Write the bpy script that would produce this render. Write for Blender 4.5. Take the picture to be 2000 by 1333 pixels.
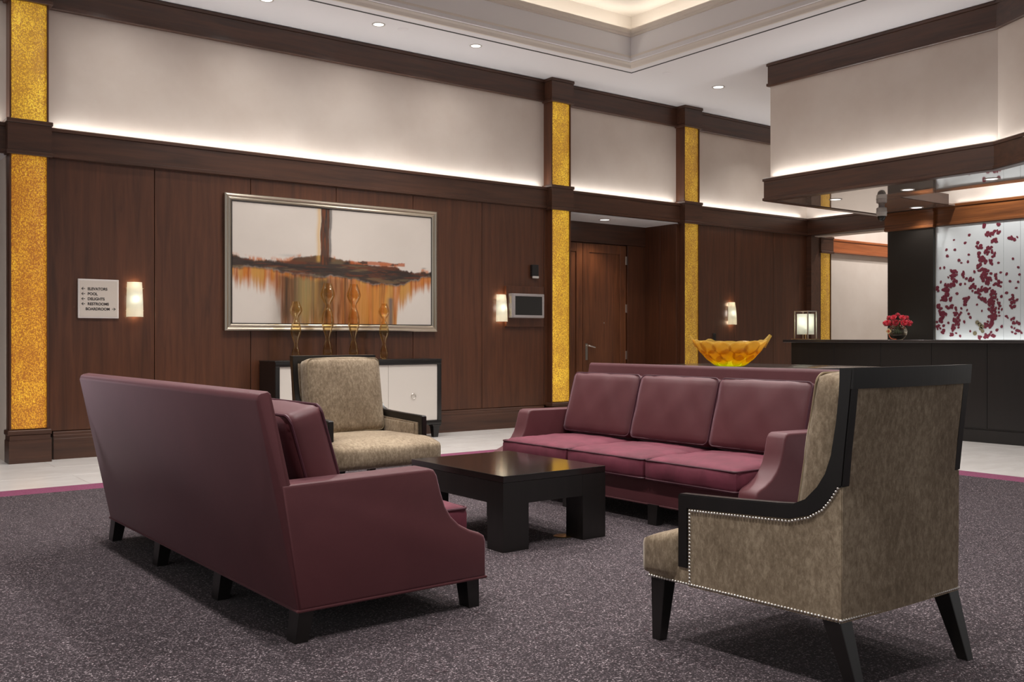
import bpy, bmesh, math, random
import numpy as np
from mathutils import Vector, Matrix

# ------------------------------------------------------------------ clear
for o in list(bpy.data.objects):
    bpy.data.objects.remove(o, do_unlink=True)
S = bpy.context.scene
COL = S.collection
PI = math.pi
R = math.radians

# ------------------------------------------------------------------ camera
cam_d = bpy.data.cameras.new('camera')
cam_d.sensor_width = 36.0
cam_d.lens = 36.0 * 1898.0 / 2000.0
cam_d.shift_y = -0.0025
cam_d.clip_start = 0.05
cam_d.clip_end = 100
cam = bpy.data.objects.new('camera', cam_d)
COL.objects.link(cam)
cam.location = (0, 0, 1.10)
cam.rotation_euler = (R(90), 0, math.atan2(2520, 1898) - PI / 2)
S.camera = cam

# ------------------------------------------------------------------ world (the rest of the lobby behind the camera)
W = bpy.data.worlds.new('lobby')
S.world = W
W.use_nodes = True
W.node_tree.nodes['Background'].inputs[0].default_value = (1.0, 0.985, 0.975, 1)
W.node_tree.nodes['Background'].inputs[1].default_value = 0.38

# ------------------------------------------------------------------ view
vs = S.view_settings
vs.view_transform = 'Standard'
vs.look = 'None'
vs.gamma = 1.0
vs.use_curve_mapping = False
vs.exposure = 0.18

# ------------------------------------------------------------------ lights
def spot(x, y, z, w, ang=100, blend=0.6, col=(1, .97, .94), aim=None, rad=.05):
    d = bpy.data.lights.new('spot_lamp', 'SPOT')
    d.energy = w; d.spot_size = R(ang); d.spot_blend = blend; d.color = col
    d.shadow_soft_size = rad
    o = bpy.data.objects.new('spot_lamp', d); COL.objects.link(o)
    o.location = (x, y, z)
    if aim:
        v = Vector(aim) - Vector((x, y, z))
        o.rotation_euler = v.to_track_quat('-Z', 'Y').to_euler()
    return o

def strip(p0, p1, width, w, col=(1, .985, .96), direction=(0, 0, 1)):
    """long thin LED strip lying between p0 and p1"""
    p0, p1 = Vector(p0), Vector(p1)
    d = bpy.data.lights.new('led_strip', 'AREA')
    d.shape = 'RECTANGLE'; d.size = (p1 - p0).length; d.size_y = width
    d.energy = w; d.color = col
    o = bpy.data.objects.new('led_strip', d); COL.objects.link(o)
    o.location = (p0 + p1) / 2
    zax = -Vector(direction).normalized()
    xax = (p1 - p0).normalized()
    yax = zax.cross(xax).normalized()
    xax = yax.cross(zax)
    o.rotation_euler = Matrix((xax, yax, zax)).transposed().to_euler()
    return o

WALL_Y, CREAM_Y, CEIL = 9.55, 9.62, 4.38
# wall-washing downlights along the long wall
for lx in (2.53, 3.76, 4.99, 6.23):
    spot(lx, 8.94, CEIL - .03, 22, 150, 1)
spot(1.30, 8.94, CEIL - .03, 12, 150, 1)
spot(9.77, 8.50, CEIL - .03, 40, 140, 1)
for lx in (4.2, 5.5):  # extra aimed spots added to brighten the painting, no fixtures
    spot(lx, 8.3, CEIL - .03, 60, 60, 1, aim=(lx, 9.5, 1.9))
# lamps of the tray ceiling above the seating group
for (lx, ly, lw) in ((3.4, 4.6, 110), (5.6, 4.8, 120), (3.2, 2.2, 90), (5.6, 2.2, 120), (3.2, 6.6, 100), (5.8, 6.8, 110), (0.95, 6.6, 110), (0.95, 4.9, 100), (0.95, 3.0, 110), (1.0, 1.5, 170), (4.4, 0.6, 60), (-.9, 6.6, 190), (-.9, 3.6, 80)):
    spot(lx, ly, 4.85, lw * 1.85, 105, .7, rad=.09)
for (lx, ly) in ((6.9, 6.3), (6.9, 4.2), (4.0, 7.4)):  # wide unseen spots added to brighten the bulkhead and nearby walls
    spot(lx, ly, 4.42, 150, 160, 1, rad=.09)
spot(11.7, 8.75, CEIL - .03, 45, 120, .9)
# LED coves above the middle beam of the long wall
for (a, b) in ((-1.5, 1.55), (1.99, 7.68), (8.13, 10.10), (10.54, 13.0)):
    strip((a, 9.588, 2.965), (b, 9.588, 2.965), .03, 0.75 * (b - a))
    strip((a, 9.590, 3.004), (b, 9.590, 3.004), .03, 2.3 * (b - a), direction=(0, -.62, .78))
strip((13.13, 9.45, 2.965), (13.13, 6.0, 2.965), .03, 7)
strip((9.402, 7.36, 3.004), (9.402, 4.72, 3.004), .03, 8, direction=(-.62, 0, .78))
# cove of the hanging bulkhead
strip((9.402, 7.36, 2.965), (9.402, 4.72, 2.965), .03, 2.4)
strip((9.385, 4.66, 2.965), (8.80, 3.60, 2.965), .03, 1.2)
# cove of the tray ceiling (both visible sides)
strip((0.6, 8.46, 4.76), (8.1, 8.46, 4.76), .05, 10, (1, .95, .86))
strip((8.16, 8.4, 4.76), (8.16, 1.2, 4.76), .05, 10, (1, .95, .86))
# reception: downlights in the glossy soffit, cove over the back wall, hall light
for (lx, ly, lw) in ((9.95, 6.86, 22), (9.93, 5.93, 22), (11.38, 6.68, 12), (9.95, 5.01, 22)):
    spot(lx, ly, 2.715, lw, 120, .6)
strip((11.635, 6.3, 2.785), (11.635, 3.0, 2.785), .02, .9)
strip((11.55, 6.5, 1.0), (11.55, 3.9, 1.0), .03, 3)
spot(11.0, 5.3, 3.6, 80, 90, .6, aim=(11.65, 5.3, 1.9))  # hidden spot pair added to brighten the floral glass, no fixture
spot(11.0, 6.0, 3.6, 45, 90, .6, aim=(11.65, 6.1, 1.6))
spot(14.4, 8.7, 4.2, 170, 140, .9)
spot(15.9, 8.4, 4.2, 170, 140, .9)
spot(8.98, 9.83, 2.69, 22, 110, .6, col=(1, .80, .60))

# ------------------------------------------------------------------ materials
def srgb(r, g, b):
    def f(c):
        c /= 255.0
        return c / 12.92 if c <= .04045 else ((c + .055) / 1.055) ** 2.4
    return (f(r), f(g), f(b), 1)

def newmat(name):
    m = bpy.data.materials.new(name); m.use_nodes = True
    return m, m.node_tree.nodes, m.node_tree.links, m.node_tree.nodes['Principled BSDF']

def mapping(N, L, scale, kind='Object'):
    tc = N.new('ShaderNodeTexCoord'); mp = N.new('ShaderNodeMapping')
    L.new(tc.outputs[kind], mp.inputs[0]); mp.inputs['Scale'].default_value = scale
    return mp

def noise(N, L, vec, scale, detail=4, rough=.55, dist=0):
    n = N.new('ShaderNodeTexNoise')
    n.inputs['Scale'].default_value = scale; n.inputs['Detail'].default_value = detail
    n.inputs['Roughness'].default_value = rough; n.inputs['Distortion'].default_value = dist
    L.new(vec.outputs[0], n.inputs['Vector'])
    return n

def ramp(N, L, fac, stops):
    r = N.new('ShaderNodeValToRGB')
    e = r.color_ramp.elements
    while len(e) < len(stops): e.new(.5)
    for el, (p, c) in zip(e, stops):
        el.position = p; el.color = c
    L.new(fac, r.inputs[0])
    return r

def bump(N, L, h, P, strength=.2, dist=.01):
    b = N.new('ShaderNodeBump'); b.inputs['Strength'].default_value = strength
    b.inputs['Distance'].default_value = dist
    L.new(h, b.inputs['Height']); L.new(b.outputs[0], P.inputs['Normal'])

def plain(name, c, rough=.5, metal=0, spec=.5, coat=0, sheen=0):
    m, N, L, P = newmat(name)
    P.inputs['Base Color'].default_value = c; P.inputs['Roughness'].default_value = rough
    P.inputs['Metallic'].default_value = metal; P.inputs['Specular IOR Level'].default_value = spec
    P.inputs['Coat Weight'].default_value = coat; P.inputs['Sheen Weight'].default_value = sheen
    return m

def wood(name, axis, c1, c2, rough=.35, coat=.15, sc=9):
    m, N, L, P = newmat(name)
    s = [sc, sc, sc]; s[axis] = .55
    mp = mapping(N, L, s)
    oi = N.new('ShaderNodeObjectInfo')
    add = N.new('ShaderNodeVectorMath'); add.operation = 'ADD'
    mul = N.new('ShaderNodeVectorMath'); mul.operation = 'SCALE'
    comb = N.new('ShaderNodeCombineXYZ')
    for i in range(3): L.new(oi.outputs['Random'], comb.inputs[i])
    L.new(comb.outputs[0], mul.inputs[0]); mul.inputs['Scale'].default_value = 37
    L.new(mp.outputs[0], add.inputs[0]); L.new(mul.outputs[0], add.inputs[1])
    n = noise(N, L, add, 2.2, 6, .6, .6)
    r = ramp(N, L, n.outputs['Fac'], [(.3, c1), (.68, c2)])
    L.new(r.outputs[0], P.inputs['Base Color'])
    P.inputs['Roughness'].default_value = rough
    P.inputs['Coat Weight'].default_value = coat; P.inputs['Coat Roughness'].default_value = .25
    n2 = noise(N, L, add, 9, 3, .6)
    bump(N, L, n2.outputs['Fac'], P, .06, .003)
    return m

DW1, DW2 = srgb(60, 38, 28), srgb(86, 55, 40)
M = {}
M['wood_v'] = wood('walnut_vertical', 2, srgb(69, 40, 25), srgb(95, 56, 36))
M['wood_x'] = wood('walnut_along_x', 0, DW1, DW2)
M['wood_y'] = wood('walnut_along_y', 1, DW1, DW2)
M['zebra_y'] = wood('striped_walnut_along_y', 1, srgb(84, 48, 26), srgb(140, 84, 44), sc=16)
M['wood_hall_lit'] = wood('lit_hall_walnut', 0, srgb(138, 76, 42), srgb(176, 100, 56))  # orange of the strong hall light put into the beam's wood colour
M['wood_door'] = wood('door_walnut', 2, srgb(84, 50, 32), srgb(124, 76, 48))
M['espresso'] = wood('espresso_wood', 2, srgb(19, 17, 15), srgb(27, 23, 21), .32, .15)
M['espresso_x'] = wood('espresso_wood_along_x', 0, srgb(19, 17, 15), srgb(27, 23, 21), .3, .15)
M['white_paint'] = plain('white_ceiling_paint', srgb(234, 232, 234), .8)
M['tray_paint'] = plain('cream_tray_paint', srgb(224, 215, 205), .7)
M['black_slot'] = plain('black_slot', srgb(14, 12, 12), .6)
M['gap'] = plain('dark_backing', srgb(24, 17, 14), .8)

def cream():
    m, N, L, P = newmat('cream_wall_fabric')
    mp = mapping(N, L, (1, 1, 1))
    n = noise(N, L, mp, 1.6, 5, .6)
    r = ramp(N, L, n.outputs['Fac'], [(.3, srgb(214, 200, 188)), (.7, srgb(224, 212, 201))])
    L.new(r.outputs[0], P.inputs['Base Color']); P.inputs['Roughness'].default_value = .85
    mp2 = mapping(N, L, (240, 240, 40)); n2 = noise(N, L, mp2, 1, 2)
    bump(N, L, n2.outputs['Fac'], P, .08, .002)
    return m
M['cream'] = cream()

def limestone():
    m, N, L, P = newmat('pale_limestone')
    mp = mapping(N, L, (1, 2.2, 1))
    n = noise(N, L, mp, 2.3, 6, .65, .4)
    r = ramp(N, L, n.outputs['Fac'], [(.28, srgb(206, 200, 195)), (.72, srgb(230, 226, 222))])
    L.new(r.outputs[0], P.inputs['Base Color']); P.inputs['Roughness'].default_value = .28
    return m
M['limestone'] = limestone()
M['grout'] = plain('grout', srgb(168, 160, 150), .8)

def carpet_mat():
    m, N, L, P = newmat('charcoal_mauve_carpet')
    mp = mapping(N, L, (1, 1, 1))
    n = noise(N, L, mp, 150, 2, .75)
    r = ramp(N, L, n.outputs['Fac'], [(.36, srgb(33, 27, 29)), (.52, srgb(60, 51, 55)), (.61, srgb(97, 85, 89)), (.69, srgb(206, 192, 194))])
    n3 = noise(N, L, mp, 38, 3, .6)
    r3 = ramp(N, L, n3.outputs['Fac'], [(.62, srgb(255, 255, 255)), (.72, srgb(170, 96, 112))])
    mx = N.new('ShaderNodeMix'); mx.data_type = 'RGBA'; mx.blend_type = 'MULTIPLY'
    mx.inputs['Factor'].default_value = .8
    L.new(r.outputs[0], mx.inputs['A']); L.new(r3.outputs[0], mx.inputs['B'])
    L.new(mx.outputs['Result'], P.inputs['Base Color'])
    P.inputs['Roughness'].default_value = .95; P.inputs['Sheen Weight'].default_value = .1
    P.inputs['Specular IOR Level'].default_value = .1
    bump(N, L, n.outputs['Fac'], P, .5, .006)
    return m
M['carpet'] = carpet_mat()
def border_mat():
    m, N, L, P = newmat('magenta_carpet_band')
    mp = mapping(N, L, (1, 1, 1)); n = noise(N, L, mp, 160, 2, .7)
    r = ramp(N, L, n.outputs['Fac'], [(.35, srgb(112, 52, 80)), (.65, srgb(140, 72, 102))])
    L.new(r.outputs[0], P.inputs['Base Color']); P.inputs['Roughness'].default_value = .95
    bump(N, L, n.outputs['Fac'], P, .3, .004)
    return m
M['carpet_band'] = border_mat()

def fabric(name, c1, c2, rough=.55, sheen=.25, tint=(1, .8, .85, 1), nscale=3.0, fine=420, spec=.4):
    m, N, L, P = newmat(name)
    mp = mapping(N, L, (1, 1, 1))
    n = noise(N, L, mp, nscale, 6, .65, .3)
    r = ramp(N, L, n.outputs['Fac'], [(.32, c1), (.68, c2)])
    L.new(r.outputs[0], P.inputs['Base Color'])
    P.inputs['Roughness'].default_value = rough; P.inputs['Sheen Weight'].default_value = sheen
    P.inputs['Sheen Roughness'].default_value = .4; P.inputs['Sheen Tint'].default_value = tint
    P.inputs['Specular IOR Level'].default_value = spec
    n2 = noise(N, L, mp, fine, 2)
    bump(N, L, n2.outputs['Fac'], P, .12, .002)
    return m
M['plum'] = fabric('plum_upholstery', srgb(85, 42, 46), srgb(94, 48, 52), .48, .22, (1, .76, .88, 1))
M['plum_seat'] = fabric('plum_seat_upholstery', srgb(92, 37, 50), srgb(118, 50, 67), .75, .06, nscale=6)
M['plum_pipe'] = plain('plum_piping', srgb(74, 32, 44), .5)
def velvet():
    m, N, L, P = newmat('taupe_velvet')
    mp = mapping(N, L, (1, 1, .55))
    n = noise(N, L, mp, 58, 8, .78, .3)
    n3 = noise(N, L, mp, 4, 3, .5)
    ad = N.new('ShaderNodeMath'); ad.operation = 'MULTIPLY_ADD'; ad.inputs[1].default_value = .35
    L.new(n3.outputs['Fac'], ad.inputs[0]); L.new(n.outputs['Fac'], ad.inputs[2])
    r = ramp(N, L, ad.outputs[0], [(.47, srgb(108, 91, 73)), (.66, srgb(138, 121, 100)), (.86, srgb(176, 158, 134))])
    L.new(r.outputs[0], P.inputs['Base Color'])
    P.inputs['Roughness'].default_value = .8; P.inputs['Sheen Weight'].default_value = .3
    P.inputs['Sheen Roughness'].default_value = .4; P.inputs['Sheen Tint'].default_value = (1, .92, .82, 1)
    P.inputs['Specular IOR Level'].default_value = .15
    n2 = noise(N, L, mp, 300, 2); bump(N, L, n2.outputs['Fac'], P, .12, .002)
    return m
M['velvet'] = velvet()
M['velvet_trim'] = fabric('taupe_velvet_trim', srgb(112, 98, 80), srgb(164, 149, 128), .8, .3, (1, .93, .84, 1), nscale=13, fine=300, spec=.15)
M['velvet_pipe'] = plain('taupe_piping', srgb(146, 128, 100), .7)
M['nickel'] = plain('nickel', srgb(226, 220, 212), .28, 1)
M['brushed'] = plain('brushed_nickel', srgb(190, 182, 172), .35, 1)
M['brass'] = plain('warm_brass', srgb(196, 160, 110), .3, 1)
M['silver_frame'] = plain('silver_leaf_frame', srgb(196, 186, 170), .28, 1)
M['white_lacquer'] = plain('white_lacquer', srgb(214, 206, 197), .3)
M['grey_plastic'] = plain('grey_plastic', srgb(160, 152, 150), .45)
M['pale_plastic'] = plain('pale_plastic', srgb(200, 194, 188), .4)
M['screen'] = plain('dark_screen', srgb(40, 38, 35), .25)
M['black_plastic'] = plain('black_plastic', srgb(28, 25, 24), .4)
M['charcoal'] = plain('charcoal_lacquer', srgb(38, 35, 32), .3)
M['ink'] = plain('sign_ink', srgb(52, 46, 43), .6)
M['sign_face'] = plain('sign_face', srgb(214, 203, 192), .5)
M['sign_edge'] = plain('sign_edge', srgb(226, 218, 214), .4)
M['counter_stone'] = plain('dark_granite', srgb(46, 41, 40), .22, 0, .5, .3)
M['stem'] = plain('green_stem', srgb(60, 74, 40), .6)
M['petal'] = plain('burgundy_petal', srgb(112, 36, 54), .6)
M['petal_taupe'] = plain('taupe_petal', srgb(128, 118, 92), .6)
M['rose'] = plain('red_rose', srgb(214, 40, 62), .55, sheen=.2)
M['rose_dark'] = plain('deep_red_rose', srgb(178, 26, 46), .55, sheen=.2)
M['ribbon'] = plain('orange_ribbon', srgb(196, 84, 44), .5)
M['tag'] = plain('cream_tag', srgb(214, 190, 140), .6)
M['tag_red'] = plain('rust_print', srgb(190, 80, 50), .6)

def soffit_mat():
    m, N, L, P = newmat('gloss_lacquer_soffit')
    P.inputs['Base Color'].default_value = srgb(168, 154, 144)
    P.inputs['Roughness'].default_value = .03; P.inputs['IOR'].default_value = 1.9
    P.inputs['Coat Weight'].default_value = 1; P.inputs['Coat Roughness'].default_value = .04
    mp = mapping(N, L, (3, 3, 3)); n = noise(N, L, mp, 1, 2)
    bump(N, L, n.outputs['Fac'], P, .02, .01)
    return m
M['soffit'] = soffit_mat()

def table_top():
    m, N, L, P = newmat('ebonised_table_top')
    mp = mapping(N, L, (2.2, 55, 1))
    n = noise(N, L, mp, 1.4, 3, .5)
    P.inputs['Base Color'].default_value = srgb(25, 22, 20)
    P.inputs['Roughness'].default_value = .16
    P.inputs['Coat Weight'].default_value = 1; P.inputs['Coat Roughness'].default_value = .1
    bump(N, L, n.outputs['Fac'], P, .10, .004)
    return m
M['table_top'] = table_top()

def amber_glass(name, c1, c2, c3, strength):
    """back-lit crackled amber glass of the columns"""
    m, N, L, P = newmat(name)
    mp = mapping(N, L, (1, 1, .75))
    v = N.new('ShaderNodeTexVoronoi'); v.inputs['Scale'].default_value = 95
    n0 = noise(N, L, mp, 22, 4, .7)
    mixv = N.new('ShaderNodeVectorMath'); mixv.operation = 'ADD'
    sc = N.new('ShaderNodeVectorMath'); sc.operation = 'SCALE'; sc.inputs['Scale'].default_value = .06
    L.new(n0.outputs['Color'], sc.inputs[0]); L.new(mp.outputs[0], mixv.inputs[0]); L.new(sc.outputs[0], mixv.inputs[1])
    L.new(mixv.outputs[0], v.inputs['Vector'])
    n1 = noise(N, L, mp, 3.2, 3, .6)
    a = N.new('ShaderNodeMath'); a.operation = 'MULTIPLY_ADD'
    L.new(n1.outputs['Fac'], a.inputs[0]); a.inputs[1].default_value = .8
    b = N.new('ShaderNodeMath'); b.operation = 'MULTIPLY'; b.inputs[1].default_value = .85
    L.new(v.outputs['Distance'], b.inputs[0]); L.new(b.outputs[0], a.inputs[2])
    r = ramp(N, L, a.outputs[0], [(.42, c1), (.62, c2), (.95, c3)])
    L.new(r.outputs[0], P.inputs['Base Color']); L.new(r.outputs[0], P.inputs['Emission Color'])
    P.inputs['Emission Strength'].default_value = strength
    P.inputs['Roughness'].default_value = .25
    bump(N, L, v.outputs['Distance'], P, .5, .006)
    return m
M['amber'] = amber_glass('backlit_amber_glass', srgb(238, 208, 76), srgb(214, 170, 48), srgb(160, 112, 38), .62)
M['amber_dim'] = amber_glass('softly_lit_amber_glass', srgb(226, 194, 76), srgb(200, 156, 50), srgb(146, 104, 40), .44)
M['amber_deep'] = amber_glass('backlit_deep_amber_glass', srgb(232, 194, 60), srgb(208, 150, 40), srgb(156, 94, 32), .56)

def emit(name, c, s, base=None):
    m, N, L, P = newmat(name)
    P.inputs['Base Color'].default_value = base or c
    P.inputs['Emission Color'].default_value = c; P.inputs['Emission Strength'].default_value = s
    P.inputs['Roughness'].default_value = .4
    return m
M['lens'] = emit('lamp_lens', (1, .96, .92, 1), 2.0)
M['bulb'] = emit('glowing_bulb', (1, .95, .88, 1), 8.0)
M['hot_tray'] = M['tray_paint']

def frosted(name, c, trans=.5):
    """thin frosted glass: lets the bulb behind it glow through"""
    m, N, L, P = newmat(name)
    out = N['Material Output']
    t = N.new('ShaderNodeBsdfTranslucent'); t.inputs[0].default_value = c
    g = N.new('ShaderNodeBsdfTransparent'); g.inputs[0].default_value = c
    P.inputs['Base Color'].default_value = c; P.inputs['Roughness'].default_value = .35
    m1 = N.new('ShaderNodeMixShader'); m1.inputs[0].default_value = .28
    L.new(P.outputs[0], m1.inputs[1]); L.new(t.outputs[0], m1.inputs[2])
    m2 = N.new('ShaderNodeMixShader'); m2.inputs[0].default_value = trans
    L.new(m1.outputs[0], m2.inputs[1]); L.new(g.outputs[0], m2.inputs[2])
    L.new(m2.outputs[0], out.inputs[0])
    return m
M['frosted'] = frosted('frosted_white_glass', srgb(236, 238, 230), .2)
M['pane'] = None

def clear_glass(name, c, dens=.5, rough=.05):
    """thin tinted glass: transparent tint plus a fresnel reflection"""
    m, N, L, P = newmat(name)
    out = N['Material Output']
    tr = N.new('ShaderNodeBsdfTransparent'); tr.inputs[0].default_value = c
    gl = N.new('ShaderNodeBsdfGlossy'); gl.inputs[0].default_value = (1, .95, .88, 1); gl.inputs['Roughness'].default_value = rough
    fr = N.new('ShaderNodeFresnel'); fr.inputs[0].default_value = 1.45
    mx = N.new('ShaderNodeMixShader')
    hf = N.new('ShaderNodeMath'); hf.operation = 'MULTIPLY'; hf.inputs[1].default_value = .55
    L.new(fr.outputs[0], hf.inputs[0]); L.new(hf.outputs[0], mx.inputs[0]); L.new(tr.outputs[0], mx.inputs[1]); L.new(gl.outputs[0], mx.inputs[2])
    L.new(mx.outputs[0], out.inputs[0])
    return m
M['amber_clear'] = clear_glass('thin_amber_glass', srgb(251, 243, 223))
M['clear'] = clear_glass('thin_clear_glass', srgb(250, 249, 244))

def bowl_glass():
    m, N, L, P = newmat('yellow_art_glass')
    out = N['Material Output']
    tc = N.new('ShaderNodeTexCoord'); sep = N.new('ShaderNodeSeparateXYZ')
    L.new(tc.outputs['Object'], sep.inputs[0])
    mr = N.new('ShaderNodeMapRange'); mr.inputs['From Min'].default_value = 0; mr.inputs['From Max'].default_value = .17
    L.new(sep.outputs['Z'], mr.inputs['Value'])
    mp = mapping(N, L, (1, 1, 1)); n = noise(N, L, mp, 16, 3)
    ad = N.new('ShaderNodeMath'); ad.operation = 'MULTIPLY_ADD'; ad.inputs[1].default_value = .35
    L.new(n.outputs['Fac'], ad.inputs[0]); L.new(mr.outputs[0], ad.inputs[2])
    r = ramp(N, L, ad.outputs[0], [(.16, srgb(206, 226, 30)), (.42, srgb(242, 212, 60)), (.75, srgb(234, 192, 66)), (1.0, srgb(236, 206, 124))])
    P.inputs['Roughness'].default_value = .08; P.inputs['Coat Weight'].default_value = 1
    L.new(r.outputs[0], P.inputs['Base Color'])
    t = N.new('ShaderNodeBsdfTranslucent'); L.new(r.outputs[0], t.inputs[0])
    gm = N.new('ShaderNodeGamma'); gm.inputs[1].default_value = .35; L.new(r.outputs[0], gm.inputs[0])
    tr = N.new('ShaderNodeBsdfTransparent'); L.new(gm.outputs[0], tr.inputs[0])
    m1 = N.new('ShaderNodeMixShader'); m1.inputs[0].default_value = .6
    L.new(P.outputs[0], m1.inputs[1]); L.new(t.outputs[0], m1.inputs[2])
    m2 = N.new('ShaderNodeMixShader'); m2.inputs[0].default_value = .56
    L.new(m1.outputs[0], m2.inputs[1]); L.new(tr.outputs[0], m2.inputs[2])
    L.new(m2.outputs[0], out.inputs[0])
    n2 = noise(N, L, mp, 26, 3); bump(N, L, n2.outputs['Fac'], P, .4, .01)
    return m
M['bowl'] = bowl_glass()

def pane_mat():
    m, N, L, P = newmat('pale_glass_panel')
    P.inputs['Base Color'].default_value = srgb(214, 220, 222); P.inputs['Roughness'].default_value = .18
    return m
M['pane'] = pane_mat()
m_, N_, L_, P_ = newmat('painted_canvas')
at_ = N_.new('ShaderNodeVertexColor'); at_.layer_name = 'paint'
L_.new(at_.outputs[0], P_.inputs['Base Color']); P_.inputs['Roughness'].default_value = .5
M['canvas'] = m_

# ------------------------------------------------------------------ geometry helpers
def link(name, me, mat, parent=None, smooth=None):
    me.materials.append(M[mat] if isinstance(mat, str) else mat)
    if smooth is not None:
        for p in me.polygons: p.use_smooth = True
        me.set_sharp_from_angle(angle=R(smooth))
    o = bpy.data.objects.new(name, me); COL.objects.link(o)
    o.parent = parent
    return o

def from_bm(name, bm, mat, parent=None, smooth=None):
    bmesh.ops.recalc_face_normals(bm, faces=bm.faces)
    me = bpy.data.meshes.new(name); bm.to_mesh(me); bm.free()
    return link(name, me, mat, parent, smooth)

def bm_box(bm, x0, x1, y0, y1, z0, z1, bev=0, seg=1):
    r = bmesh.ops.create_cube(bm, size=1)
    vs_ = r['verts']
    for v in vs_:
        v.co = Vector(((x0 + x1) / 2 + v.co.x * (x1 - x0), (y0 + y1) / 2 + v.co.y * (y1 - y0), (z0 + z1) / 2 + v.co.z * (z1 - z0)))
    if bev:
        ed = list({e for v in vs_ for e in v.link_edges})
        bmesh.ops.bevel(bm, geom=ed, offset=bev, segments=seg, affect='EDGES', profile=.5)

def box(name, x0, x1, y0, y1, z0, z1, mat, parent=None, bev=0, seg=1):
    bm = bmesh.new(); bm_box(bm, x0, x1, y0, y1, z0, z1, bev, seg)
    return from_bm(name, bm, mat, parent, 40 if seg > 1 else None)

def bm_prism(bm, pts, vec, bev=0, seg=2):
    """polygon (list of 3D points) pushed along vec"""
    vec = Vector(vec)
    a = [bm.verts.new(p) for p in pts]; b = [bm.verts.new(Vector(p) + vec) for p in pts]
    f0 = bm.faces.new(a); f1 = bm.faces.new(b[::-1]); fs = [f0, f1]
    n = len(pts)
    for i in range(n): fs.append(bm.faces.new((a[i], b[i], b[(i + 1) % n], a[(i + 1) % n])))
    bmesh.ops.recalc_face_normals(bm, faces=fs)
    if bev:
        ed = list(f0.edges) + list(f1.edges)
        bmesh.ops.bevel(bm, geom=ed, offset=bev, segments=seg, affect='EDGES', profile=.5)

def prism(name, pts, vec, mat, parent=None, bev=0, seg=2, smooth=None):
    bm = bmesh.new(); bm_prism(bm, pts, vec, bev, seg)
    return from_bm(name, bm, mat, parent, smooth)

def bm_tube(bm, pts, rad, n=8, closed=False):
    pts = [Vector(p) for p in pts]
    rings = []
    m = len(pts)
    up = Vector((0, 0, 1))
    for i, p in enumerate(pts):
        if closed: t = pts[(i + 1) % m] - pts[i - 1]
        else: t = pts[min(i + 1, m - 1)] - pts[max(i - 1, 0)]
        t.normalize()
        u = t.cross(up)
        if u.length < 1e-3: u = t.cross(Vector((1, 0, 0)))
        u.normalize(); w = t.cross(u)
        rr = rad[i] if isinstance(rad, (list, tuple)) else rad
        rings.append([bm.verts.new(p + (u * math.cos(2 * PI * k / n) + w * math.sin(2 * PI * k / n)) * rr) for k in range(n)])
    for i in range(m if closed else m - 1):
        a, b = rings[i], rings[(i + 1) % m]
        for k in range(n): bm.faces.new((a[k], a[(k + 1) % n], b[(k + 1) % n], b[k]))
    if not closed:
        bm.faces.new(rings[0]); bm.faces.new(rings[-1][::-1])

def tube(name, pts, rad, mat, parent=None, n=8, closed=False):
    bm = bmesh.new(); bm_tube(bm, pts, rad, n, closed)
    return from_bm(name, bm, mat, parent, 50)

def bm_lathe(bm, prof, c=(0, 0, 0), n=24, cap=True):
    c = Vector(c); rings = []
    for r_, z_ in prof:
        if r_ < 1e-5: rings.append([bm.verts.new(c + Vector((0, 0, z_)))])
        else: rings.append([bm.verts.new(c + Vector((r_ * math.cos(2 * PI * k / n), r_ * math.sin(2 * PI * k / n), z_))) for k in range(n)])
    for a, b in zip(rings, rings[1:]):
        for k in range(n):
            k2 = (k + 1) % n
            if len(a) == 1 and len(b) == 1: continue
            if len(a) == 1: bm.faces.new((a[0], b[k2], b[k]))
            elif len(b) == 1: bm.faces.new((a[k], a[k2], b[0]))
            else: bm.faces.new((a[k], a[k2], b[k2], b[k]))

def lathe(name, prof, mat, parent=None, c=(0, 0, 0), n=24, smooth=45):
    bm = bmesh.new(); bm_lathe(bm, prof, c, n)
    return from_bm(name, bm, mat, parent, smooth)

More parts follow.
